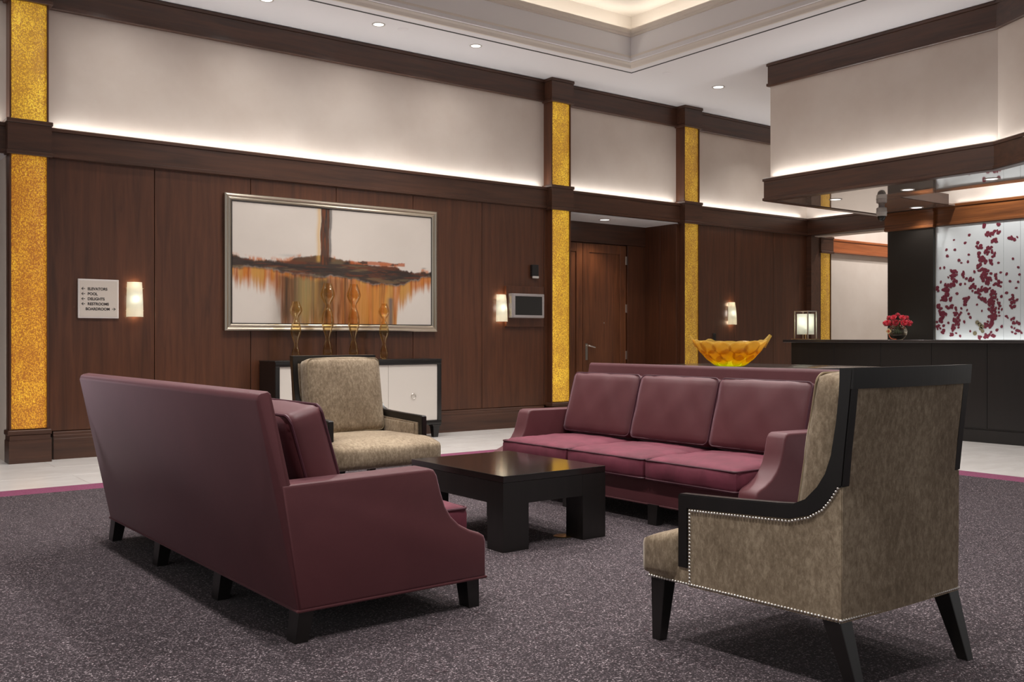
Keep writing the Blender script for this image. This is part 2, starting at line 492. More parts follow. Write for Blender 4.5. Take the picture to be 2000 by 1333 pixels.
def cushion_mesh(w, d, h, puff=.02, r=.03, nx=14, ny=12, nz=4, warp=None, seed=0, wr=.003):
    """soft box: x in +-w/2, y in +-d/2, z in 0..h, rounded edges, swollen faces"""
    bm = bmesh.new()
    def grid(fn, na, nb):
        vv = [[bm.verts.new(fn(i / na, j / nb)) for j in range(nb + 1)] for i in range(na + 1)]
        for i in range(na):
            for j in range(nb): bm.faces.new((vv[i][j], vv[i + 1][j], vv[i + 1][j + 1], vv[i][j + 1]))
    X = lambda u: (u - .5) * w
    Y = lambda u: (u - .5) * d
    Z = lambda u: u * h
    for s in (0, 1):
        grid(lambda a, b: Vector((X(a), Y(b), Z(s))), nx, ny)
        grid(lambda a, b: Vector((X(a), Y(s), Z(b))), nx, nz)
        grid(lambda a, b: Vector((X(s), Y(a), Z(b))), ny, nz)
    bmesh.ops.remove_doubles(bm, verts=bm.verts, dist=1e-5)
    rnd = random.Random(seed)
    ph = [rnd.uniform(0, 6.28) for _ in range(6)]
    for v in bm.verts:
        p = v.co.copy()
        q = Vector((max(-w / 2 + r, min(w / 2 - r, p.x)), max(-d / 2 + r, min(d / 2 - r, p.y)), max(r, min(h - r, p.z))))
        dv = p - q
        if dv.length > 1e-6:
            dv = dv.normalized() * r
        p = q + dv
        fu = max(0, 1 - (2 * p.x / w) ** 2); fv = max(0, 1 - (2 * p.y / d) ** 2); fw = max(0, 1 - (2 * p.z / h - 1) ** 2)
        p.z += puff * math.sqrt(fu * fv) * (2 * p.z / h - 1)
        p.y += puff * .5 * fu * fw * (2 * p.y / d)
        p.x += puff * .5 * fv * fw * (2 * p.x / w)
        wob = math.sin(p.x * 23 + ph[0]) * math.sin(p.y * 19 + ph[1]) + .6 * math.sin(p.x * 47 + p.y * 31 + ph[2])
        p.z += wr * wob
        v.co = warp(p) if warp else p
    return bm

def cushion_rim(w, d, z, r=.02, warp=None, n=6):
    pts = []
    for cx, cy, a0 in ((w / 2 - r, d / 2 - r, 0), (-w / 2 + r, d / 2 - r, 90), (-w / 2 + r, -d / 2 + r, 180), (w / 2 - r, -d / 2 + r, 270)):
        for k in range(n + 1):
            a = R(a0 + 90 * k / n); pts.append(Vector((cx + r * math.cos(a), cy + r * math.sin(a), z)))
    out = []
    for i, p in enumerate(pts):
        q = pts[(i + 1) % len(pts)]; m = max(1, int((q - p).length / .06))
        for k in range(m): out.append(p.lerp(q, k / m))
    return [warp(p) if warp else p for p in out]

def root(name, label, cat, loc=(0, 0, 0), rz=0, group=None):
    o = bpy.data.objects.new(name, None); COL.objects.link(o)
    o.empty_display_size = .1
    o.location = loc; o.rotation_euler = (0, 0, rz)
    o['label'] = label; o['category'] = cat
    if group: o['group'] = group
    return o

def tag(o, label, cat, group=None):
    o['label'] = label; o['category'] = cat
    if group: o['group'] = group
    return o

def struct(o, label, cat=None):
    o['kind'] = 'structure'; o['label'] = label
    if cat: o['category'] = cat
    return o

def copy_tree(o, parent=None):
    c = o.copy(); COL.objects.link(c); c.parent = parent
    for ch in list(o.children): copy_tree(ch, c)
    return c

def beam_profile(t, z0, z1, lip=.012):
    """(outward, z) outline of a moulded beam"""
    return [(0, z0), (t - .004, z0), (t + lip, z0 + .008), (t + lip, z0 + .036), (t, z0 + .040), (t, z1 - .040), (t + lip, z1 - .036), (t + lip, z1 - .008), (t - .004, z1), (0, z1)]

def beam_x(name, x0, x1, yback, t, z0, z1, mat='wood_x', parent=None, lip=.012):
    return prism(name, [(x0, yback - d, z) for d, z in beam_profile(t, z0, z1, lip)], (x1 - x0, 0, 0), mat, parent)

def beam_y(name, y0, y1, xback, t, z0, z1, mat='wood_y', parent=None, lip=.012):
    return prism(name, [(xback - d, y0, z) for d, z in beam_profile(t, z0, z1, lip)], (0, y1 - y0, 0), mat, parent)

# ================================================================== SETTING
# ---- floor: grout bed with separate limestone slabs, carpet laid on top
floor = struct(box('floor', -5, 18, -5, 12.5, -.14, -.012, 'grout'), 'pale limestone floor around the carpet', 'floor')
tile_me = {}
def tile(x, y, w, d):
    key = (round(w, 3), round(d, 3))
    if key not in tile_me:
        bm = bmesh.new(); bm_box(bm, 0, w, 0, d, -.012, 0, .0015)
        me = bpy.data.meshes.new('tile'); bm.to_mesh(me); bm.free(); me.materials.append(M['limestone']); tile_me[key] = me
    o = bpy.data.objects.new('tile', tile_me[key]); COL.objects.link(o); o.parent = floor; o.location = (x, y, 0)
TW, TD, G = 1.22, .61, .003
for row in range(-3, 5):
    y = 9.60 - (row + 1) * TD
    x = -3.0 - (.61 if row % 2 else 0)
    while x < 14.6:
        if not (x + TW < 7.5 and y + TD < 7.5): tile(x, y, TW - G, TD - G)
        x += TW
for row in range(5, 13):
    y = 9.60 - (row + 1) * TD
    x = -3.0 - (.61 if row % 2 else 0) + 8 * TW
    while x < 12.0:
        if x + TW > 7.5: tile(x, y, TW - G, TD - G)
        x += TW

# ---- carpet with magenta band
carpet = root('carpet', 'charcoal mauve flecked carpet under the seating group, edged with a magenta band', 'carpet')
CX, CY, BW = 7.79, 7.72, .27
box('pile', -5, CX - BW, -5, CY - BW, .0005, .010, 'carpet', carpet)
bm = bmesh.new()
bm_box(bm, -5, CX, CY - BW, CY, .0005, .0095); bm_box(bm, CX - BW, CX, -5, CY - BW, .0005, .0095)
bd = from_bm('border', bm, 'carpet_band', carpet); bd['label'] = 'magenta border band of the carpet'

# ---- long wall
def back_wall():
    bm = bmesh.new()
    # masonry core with the niche left open
    bm_box(bm, -5, 1.60, CREAM_Y, 9.95, 2.74, CEIL); bm_box(bm, 1.60, 8.02, CREAM_Y, 9.95, 0, CEIL)
    bm_box(bm, 8.02, 10.22, CREAM_Y, 9.95, 2.74, CEIL)
    bm_box(bm, 10.22, 13.4, CREAM_Y, 9.95, 0, CEIL)
    return struct(from_bm('wall_back', bm, 'cream'), 'long lobby wall, cream fabric above and walnut panels below', 'wall')
wall = back_wall()
def panel(x0, x1):
    bm = bmesh.new(); bm_box(bm, x0 + .003, x1 - .003, WALL_Y, CREAM_Y, .26, 2.76, .0025)
    return from_bm('panel', bm, 'wood_v', wall)
xs = [1.93, 2.882, 3.846, 4.811, 5.776, 6.741, 7.70]
for a, b in zip(xs, xs[1:]): panel(a, b)
panel(7.70, 8.02)
xs = [10.22, 10.44, 11.341, 12.238, 13.07]
for a, b in zip(xs, xs[1:]): panel(a, b)
box('panel_backing', 1.62, 8.02, CREAM_Y - .012, CREAM_Y - .002, .2, 2.8, 'gap', wall)
box('panel_backing', 10.22, 13.07, CREAM_Y - .012, CREAM_Y - .002, .2, 2.8, 'gap', wall)

def base_profile(x0, x1, mat='wood_x'):
    pr = [(0, 0), (.09, 0), (.09, .185), (.083, .19), (.083, .215), (.072, .222), (.072, .245), (.055, .262), (.05, .272), (0, .272)]
    return [(x0, 9.62 - d, z) for d, z in pr], (x1 - x0, 0, 0)
bm = bmesh.new()
for a, b in ((1.98, 7.70), (10.53, 13.07)):
    p, v = base_profile(a, b); bm_prism(bm, p, v)
struct(from_bm('baseboard_back', bm, 'wood_x'), 'tall walnut skirting along the long wall', 'baseboard')
bm = bmesh.new()
bm_prism(bm, [(-5, CREAM_Y - d, z) for d, z in beam_profile(.035, 4.10, CEIL)], (18.4, 0, 0))
struct(from_bm('trim_1', bm, 'wood_x'), 'walnut cornice beam under the ceiling of the long wall', 'trim')
bm = bmesh.new()
# the beam's front board, with an open LED channel behind its upper edge
bm_prism(bm, [(-5, 9.562 - d, z) for d, z in beam_profile(.034, 2.735, 3.01)], (18.1, 0, 0))
bm_box(bm, -5, 13.1, 9.562, CREAM_Y, 2.74, 2.95)
struct(from_bm('trim_2', bm, 'wood_x'), 'walnut middle beam across the long wall, light cove on top', 'trim')

# ---- passage on the far side of the first gold column
bm = bmesh.new()
bm_box(bm, -5, 1.60, 11.0, 11.1, 0, 2.80); bm_box(bm, 1.60, 1.70, 9.95, 11.1, 0, 2.80)
struct(from_bm('wall_passage', bm, 'wood_v'), 'dark walnut lining of the side passage', 'wall')
struct(box('ceiling_passage', -5, 1.60, 9.56, 11.0, 2.72, 2.738, 'white_paint'), 'white soffit of the side passage', 'ceiling')
# ---- niche with double door
bm = bmesh.new()
bm_box(bm, 8.02, 10.24, 10.24, 10.34, 0, 2.80)
bm_box(bm, 7.94, 8.02, 9.56, 10.34, 0, 2.80)
bm_box(bm, 10.24, 10.34, 9.95, 10.34, 0, 2.80)
struct(from_bm('wall_niche', bm, 'wood_v'), 'walnut lining of the door niche', 'wall')
for (a, b) in ((9.56, 9.87), (9.873, 10.22)):
    box('panel', 10.10, 10.24, a, b, 0, 2.72, 'wood_v', bpy.data.objects['wall_niche'], .002)
struct(box('ceiling_niche', 8.02, 10.24, 9.56, 10.24, 2.72, 2.738, 'white_paint'), 'white soffit of the door niche', 'ceiling')

def door_leaf(n, x0, x1, label, hardware):
    d = bpy.data.objects.new('door_%d' % n, None); COL.objects.link(d)
    d['kind'] = 'structure'; d['label'] = label; d['category'] = 'door'
    y0, y1 = 10.195, 10.24
    st = .115
    box('stile', x0, x0 + st, y0, y1, .01, 2.43, 'wood_door', d, .003)
    box('stile', x1 - st, x1, y0, y1, .01, 2.43, 'wood_door', d, .003)
    box('rail', x0 + st, x1 - st, y0, y1, 2.305, 2.43, 'wood_door', d, .003)
    box('rail', x0 + st, x1 - st, y0, y1, .01, .25, 'wood_door', d, .003)
    box('door_panel', x0 + st - .005, x1 - st + .005, y0 + .016, y1 - .005, .24, 2.31, 'wood_door', d)
    if hardware:
        h = box('handle_plate', 8.955, 8.995, y0 - .008, y0 + .001, .80, 1.03, 'brushed', d, .002)
        bm = bmesh.new()
        bm_tube(bm, [(8.975, y0 - .004, 1.0), (8.975, y0 - .055, 1.0), (9.0, y0 - .06, .995), (9.09, y0 - .06, .975)], .011, 8)
        from_bm('handle', bm, 'nickel', h, 50)
        for zz in (2.22, 1.53, .86, .22):
            box('hinge', x1 - .012, x1 + .012, y0 - .009, y0 + .002, zz - .06, zz + .06, 'nickel', d, .002)
        lathe('peephole', [(0, .004), (.008, .004), (.008, -.002), (0, -.002)], 'nickel', d, n=10).matrix_local = Matrix.Translation((9.305, y0 - .001, 1.32)) @ Matrix.Rotation(R(90), 4, 'X')
    return d
door_leaf(1, 8.915, 9.735, 'walnut door leaf with nickel lever handle in the niche', True)
door_leaf(2, 8.09, 8.908, 'walnut door leaf without handle half hidden behind a gold column', False)
bm = bmesh.new()
bm_box(bm, 8.02, 10.10, 10.17, 10.24, 2.44, 2.72, .003); 
bm_box(bm, 8.02, 8.085, 10.17, 10.24, 0, 2.437, .003)
struct(from_bm('trim_3', bm, 'wood_x'), 'walnut frame around the niche door', 'trim')
struct(box('trim_9', 9.745, 10.10, 10.17, 10.24, 0, 2.437, 'wood_v', None, .003), 'walnut side board beside the niche door', 'trim')

# ---- ceiling with raised tray
bm = bmesh.new()
TX, TY = 8.04, 8.34
TX0, TY0 = .6, 1.2
for (a, b, c, d) in ((-5, 18, TY, 12.5), (-5, 18, -5, TY0), (-5, TX0, TY0, TY), (TX, 18, TY0, TY)):
    bm_box(bm, a, b, c, d, CEIL, CEIL + .35)
ceiling = struct(from_bm('ceiling', bm, 'white_paint'), 'white lobby ceiling around the raised tray', 'ceiling')
bm = bmesh.new()
bm_box(bm, TX0 - .4, TX + .4, TY0 - .4, TY + .4, 5.02, 5.07)
for (a, b, c, d) in ((TX0 - .3, TX + .3, TY + .25, TY + .3), (TX0 - .3, TX + .3, TY0 - .3, TY0 - .25), (TX + .25, TX + .3, TY0 - .3, TY + .3), (TX0 - .3, TX0 - .25, TY0 - .3, TY + .3)):
    bm_box(bm, a, b, c, d, 4.73, 5.02)
up = from_bm('tray_ceiling', bm, 'tray_paint', ceiling)
def tray_ring(name, prof, mat):
    """sweep a (outward-from-opening, z) profile round the tray opening"""
    bm = bmesh.new()
    rings = []
    for (sx, sy, x, y) in ((1, 1, TX, TY), (-1, 1, TX0, TY), (-1, -1, TX0, TY0), (1, -1, TX, TY0)):
        rings.append([bm.verts.new((x + sx * d, y + sy * d, z)) for d, z in prof])
    n = len(prof)
    for i in range(4):
        a, b = rings[i], rings[(i + 1) % 4]
        for k in range(n): bm.faces.new((a[k], a[(k + 1) % n], b[(k + 1) % n], b[k]))
    return from_bm(name, bm, mat, ceiling)
tray_ring('tray_lower_moulding', [(.16, 4.381), (.16, 4.352), (.135, 4.352), (.115, 4.335), (.09, 4.335), (.06, 4.36), (.03, 4.375), (.03, 4.40), (.0, 4.42), (-.012, 4.44), (.03, 4.44), (.03, 4.381)], 'tray_paint')
tray_ring('tray_upper_moulding', [(.0, 4.66), (-.015, 4.665), (-.015, 4.685), (-.03, 4.695), (-.035, 4.72), (-.035, 4.745), (.03, 4.745), (.03, 4.66)], 'tray_paint')
tray_ring('ceiling_slot', [(.34, 4.3785), (.368, 4.3785), (.368, 4.384), (.34, 4.384)], 'black_slot')

# ---- hanging bulkhead over the reception
BK = [(9.43, 7.40), (9.43, 4.69), (8.75, 3.35)]
def off_path(d):
    """bulkhead front path pushed outward (towards -x) by d"""
    ang = math.atan2(BK[2][0] - BK[1][0], BK[2][1] - BK[1][1])
    n1 = Vector((-1, 0)); e = Vector((BK[2][0] - BK[1][0], BK[2][1] - BK[1][1])).normalized()
    n2 = Vector((e.y, -e.x))
    if n2.x > 0: n2 = -n2
    mid = (n1 + n2); mid = mid / mid.length / math.sqrt((1 + n1.dot(n2)) / 2)
    return [(BK[0][0] - d, BK[0][1] + d), (BK[1][0] + mid.x * d, BK[1][1] + mid.y * d), (BK[2][0] + n2.x * d, BK[2][1] + n2.y * d)]
def sweep_bulk(bm, prof):
    cols = []
    for i in range(3): cols.append([bm.verts.new((*off_path(d)[i], z)) for d, z in prof])
    # return along the end of the bulkhead (towards +x)
    end = [bm.verts.new((13.1, BK[0][1] + d, z)) for d, z in prof]
    path = [end] + cols
    n = len(prof)
    for a, b in zip(path, path[1:]):
        for k in range(n): bm.faces.new((a[k], a[(k + 1) % n], b[(k + 1) % n], b[k]))
    bm.faces.new(path[0]); bm.faces.new(path[-1][::-1])
bm = bmesh.new()
sweep_bulk(bm, [(0, 2.90), (0, CEIL), (-.1, CEIL), (-.1, 2.90)])
bulk = struct(from_bm('wall_bulkhead', bm, 'cream'), 'cream bulkhead hanging over the reception desk', 'wall')
bm = bmesh.new(); sweep_bulk(bm, [(-.05, 4.10), (.022, 4.10), (.034, 4.108), (.034, 4.136), (.022, 4.14), (.022, 4.34), (.034, 4.344), (.034, 4.372), (.022, CEIL), (-.05, CEIL)])
struct(from_bm('trim_4', bm, 'wood_y'), 'walnut cornice beam of the reception bulkhead', 'trim')
bm = bmesh.new(); sweep_bulk(bm, [(-.05, 2.735), (.05, 2.735), (.066, 2.743), (.066, 2.771), (.054, 2.775), (.054, 2.968), (.066, 2.972), (.066, 3.002), (.054, 3.01), (.044, 3.01), (.044, 2.95), (-.05, 2.95)])
struct(from_bm('trim_5', bm, 'wood_y'), 'walnut lower beam of the reception bulkhead, light cove on top', 'trim')
# glossy soffit
bm = bmesh.new()
so = [(9.44, 7.44), (9.44, 4.69), (8.76, 3.36), (8.76, 3.0), (10.40, 3.0), (10.40, 6.30), (11.60, 6.30), (11.60, 7.44)]
bm_prism(bm, [(x, y, 2.742) for x, y in so], (0, 0, .02))
struct(from_bm('ceiling_soffit', bm, 'soffit'), 'mirror gloss soffit under the reception bulkhead', 'ceiling')
struct(box('trim_6', 10.41, 11.43, 6.285, 6.31, 2.738, 2.87, 'wood_x', None, .002), 'walnut edge board of the soffit beside the pillar', 'trim')

# ---- reception back wall, pillar, floral glass
rw = struct(box('wall_reception', 11.66, 11.95, 2.0, 7.20, 0, CEIL, 'cream'), 'wall behind the reception desk', 'wall')
struct(beam_y('trim_8', 2.0, 6.58, 11.66, .04, 2.508, 2.775, 'zebra_y'), 'striped walnut beam above the floral glass', 'trim')
pil = root('pillar', 'charcoal pillar with striped walnut header behind the flower vase', 'pillar', (11.62, 6.90, 0))
box('shaft', -.04, .3, -.33, .305, 0, 2.50, 'charcoal', pil, .004)
hd = prism('header', [(.3 - d, -.335, z) for d, z in beam_profile(.35, 2.495, 2.74)], (0, .675, 0), 'zebra_y', pil)
hd['label'] = 'striped walnut header block'

# opening to the hall on the far side of the desk
bm = bmesh.new()
bm_box(bm, 13.16, 13.40, 2.0, 9.62, 2.72, CEIL)
struct(from_bm('wall_right', bm, 'cream'), 'cream wall above the opening to the side hall', 'wall')
bm = bmesh.new()
bm_prism(bm, [(13.102 - d, 2.0, z) for d, z in beam_profile(.034, 2.735, 3.01)], (0, 7.53, 0))
bm_box(bm, 13.10, 13.16, 2.0, 9.53, 2.735, 2.95)
bm_box(bm, 13.07, 13.30, 9.46, 9.62, 0, 2.74)
struct(from_bm('trim_7', bm, 'wood_y'), 'walnut beam and corner post over the side hall opening', 'trim')
bm = bmesh.new()
bm_box(bm, 13.3, 18, 9.60, 9.95, 0, CEIL)
hw = struct(from_bm('wall_hall', bm, 'cream'), 'cream wall of the side hall', 'wall')
beam_x('hall_beam', 13.62, 18, 9.60, .05, 2.505, 2.74, 'wood_hall_lit', hw)['label'] = 'walnut rail on the side hall wall'
struct(box('wall_hall_end', 17.6, 18, 2, 9.6, 0, CEIL, 'cream'), 'far end wall of the side hall', 'wall')

# ================================================================== GOLD LIGHT COLUMNS
def glass_sheet(name, w, z0, z1, mat, parent, bulge=.028, n=12, y=0):
    bm = bmesh.new()
    fr, bk = [], []
    for i in range(n + 1):
        u = -1 + 2 * i / n
        yy = y - .002 - bulge * (1 - u * u)
        fr.append((bm.verts.new((u * w / 2, yy, z0)), bm.verts.new((u * w / 2, yy, z1))))
    b0 = [bm.verts.new((s * w / 2, y + .002, z)) for s, z in ((-1, z0), (-1, z1), (1, z0), (1, z1))]
    for a, b in zip(fr, fr[1:]): bm.faces.new((a[0], b[0], b[1], a[1]))
    bm.faces.new((b0[0], fr[0][0], fr[0][1], b0[1])); bm.faces.new((fr[-1][0], b0[2], b0[3], fr[-1][1]))
    bm.faces.new([b0[1]] + [f[1] for f in fr] + [b0[3]]); bm.faces.new([b0[0], b0[2]] + [f[0] for f in fr][::-1])
    bm.faces.new((b0[0], b0[1], b0[3], b0[2]))
    return from_bm(name, bm, mat, parent, 50)
def ring_block(name, hw_, y0, y1, z0, z1, mat, parent):
    bm = bmesh.new()
    bm_box(bm, -hw_, hw_, y0, y1, z0 + .04, z1 - .04)
    bm_box(bm, -hw_ - .01, hw_ + .01, y0 - .012, y1, z0, z0 + .036, .005)
    bm_box(bm, -hw_ - .01, hw_ + .01, y0 - .012, y1, z1 - .036, z1, .005)
    bm_box(bm, -hw_ + .004, hw_ - .004, y0 + .004, y1, z0 + .02, z1 - .02)
    return from_bm(name, bm, mat, parent)
def gold_column(x, label, low='amber', high='amber'):
    c = root('light_column', label, 'column', (x, 9.466, 0), 0, 'gold glass columns of the long wall')
    hw_ = .1585
    back = CREAM_Y - 9.466
    bm = bmesh.new()
    for s in (-1, 1): bm_box(bm, s * hw_, s * (hw_ - .014), -.004, back, .2, CEIL)
    bm_box(bm, -hw_ + .01, hw_ - .01, .02, back, .2, CEIL)
    from_bm('casing', bm, 'wood_v', c)
    glass_sheet('lower_glass', .288, .30, 2.735, low, c, y=.018)['label'] = 'backlit crackled amber glass'
    glass_sheet('upper_glass', .288, 3.04, 4.09, high, c, y=.018)['label'] = 'backlit crackled amber glass'
    ring_block('middle_block', .178, -.036, back, 2.722, 3.035, 'wood_x', c)
    ring_block('capital', .178, -.036, back, 4.082, CEIL - .001, 'wood_x', c)
    bm = bmesh.new()
    bm_box(bm, -.172, .172, -.06, back, 0, .20); bm_box(bm, -.165, .165, -.05, back, .2, .245); bm_box(bm, -.178, .178, -.045, back, .245, .29, .006)
    from_bm('plinth', bm, 'wood_x', c)
    return c
gold_column(1.766, 'gold glass light column with orange tints beside the directory sign', 'amber_deep', 'amber')
gold_column(7.909, 'bright yellow gold glass light column between the wall screen and the door niche')
gold_column(10.318, 'gold glass light column behind the yellow glass bowl', 'amber_dim', 'amber_dim')
c4 = root('light_column', 'short gold glass light column at the hall opening behind the table lamp', 'column', (13.465, 9.47, 0), 0, 'gold glass columns of the long wall')
bm = bmesh.new()
for s in (-1, 1): bm_box(bm, s * .145, s * .131, 0, .13, 0, 2.6)
bm_box(bm, -.135, .135, .02, .13, 0, 2.6)
from_bm('casing', bm, 'wood_v', c4)
glass_sheet('glass', .262, .30, 2.475, 'amber_dim', c4, y=.018)
ring_block('capital', .165, -.03, .13, 2.47, 2.742, 'wood_x', c4)
box('plinth', -.15, .15, -.05, .13, 0, .29, 'wood_x', c4)

# ================================================================== SOFAS
def make_sofa(label, rear_depth=.83, L=2.32):
    """faces +x; x = 0 at the bottom of the back, y centred, origin on the floor"""
    t = root('sofa', label, 'sofa')
    H = L / 2
    # arms
    prof = [(.0, .115), (-.066, .572), (.555, .582), (.578, .574), (.592, .552), (.612, .48), (.632, .425), (.66, .382), (.70, .345), (.75, .318), (.80, .30), (.822, .286), (.83, .262), (.83, .118)]
    for s in (-1, 1):
        y0 = -H if s < 0 else H - .125
        prism('arm', [(x, y0, z) for x, z in prof], (0, .125, 0), 'plum', t, .014, 3, 40)
        a = t.children[-1] if t.children else None
        yo = -H + .010 if s < 0 else H - .010
    # flared back
    pb = [(.0, .115), (-.158, .872), (-.152, .892), (-.140, .90), (-.112, .905), (-.100, .895), (-.096, .88), (.058, .2), (.058, .115)]
    prism('backrest', [(x, -H + .004, z) for x, z in pb], (0, L - .008, 0), 'plum', t, .010, 2, 40)
    # seat deck and front rail
    box('seat_base', .05, .775, -H + .12, H - .12, .112, .265, 'plum', t, .012, 3)
    # welt along the bottom edge
    w = [(.0, -H + .003, .116), (.83, -H + .003, .118), (.83, -H + .12, .118), (.777, -H + .125, .114), (.777, H - .125, .114), (.83, H - .12, .118), (.83, H - .003, .118), (.0, H - .003, .116)]
    tube('bottom_welt', w, .006, 'plum', t, 6, True)
    n = 3
    cw = (L - .25) / n
    for k in range(n):
        yc = -H + .125 + cw * (k + .5)
        # seat cushion
        cd = .70
        def warp(p, yc=yc):
            return Vector((.485 + p.y * 1.0, yc + p.x, .262 + p.z))
        bm = cushion_mesh(cw - .006, cd, .128, .022, .028, 16, 14, 4, warp, 11 + k)
        sc = from_bm('seat_cushion', bm, 'plum_seat', t, 60)
        bm = bmesh.new()
        for zz in (.010, .118):
            bm_tube(bm, cushion_rim(cw - .010, cd - .004, zz, .03, warp), .0055, 6, True)
        from_bm('piping', bm, 'plum_pipe', sc, 50)
        # back cushion, leaning on the back
        bh, bt = .435, .15
        ang = math.atan2(.135, .46)
        def warp2(p, yc=yc):
            # local: x width, y height, z thickness
            hgt = p.y + bh / 2; th = p.z
            return Vector((.138 - hgt * math.sin(ang) + th * math.cos(ang), yc + p.x, .385 + hgt * math.cos(ang) + th * math.sin(ang)))
        bm = cushion_mesh(cw - .012, bh, bt, .024, .026, 16, 14, 4, warp2, 31 + k, .003)
        bc = from_bm('back_cushion', bm, 'plum', t, 60)
        bm = bmesh.new()
        for zz in (.010, bt - .010):
            bm_tube(bm, cushion_rim(cw - .016, bh - .004, zz, .035, warp2), .0055, 6, True)
        from_bm('piping', bm, 'plum_pipe', bc, 50)
    # legs
    ys = [-H + .045, -.383, .383, H - .045]
    for y in ys:
        for x0, dx in ((.035, -.018), (.765, .012)):
            bm = bmesh.new()
            top = [(x0 - .03, y - .04, .118), (x0 + .03, y - .04, .118), (x0 + .03, y + .04, .118), (x0 - .03, y + .04, .118)]
            bot = [(x0 - .026 + dx, y - .034, 0.0), (x0 + .024 + dx, y - .034, 0.0), (x0 + .024 + dx, y + .034, 0.0), (x0 - .026 + dx, y + .034, 0.0)]
            a = [bm.verts.new(p) for p in top]; b = [bm.verts.new(p) for p in bot]
            bm.faces.new(a); bm.faces.new(b[::-1])
            for i in range(4): bm.faces.new((a[i], b[i], b[(i + 1) % 4], a[(i + 1) % 4]))
            from_bm('leg', bm, 'espresso', t)
    return t
CZ = .010   # top of the carpet pile
sofaA = make_sofa('plum sofa turned with its tall back to the open carpet, dark blocky legs')
sofaA.location = (1.452, 4.375, CZ); sofaA.rotation_euler = (0, 0, R(1.0))
sofaB = copy_tree(sofaA)
sofaB['label'] = 'plum three seat sofa in front of the dark console table, cushions facing the coffee table'
for s_ in (sofaA, sofaB): s_['group'] = 'pair of plum sofas'
sofaB.location = (4.86, 4.43, CZ); sofaB.rotation_euler = (0, 0, R(180 + .6))

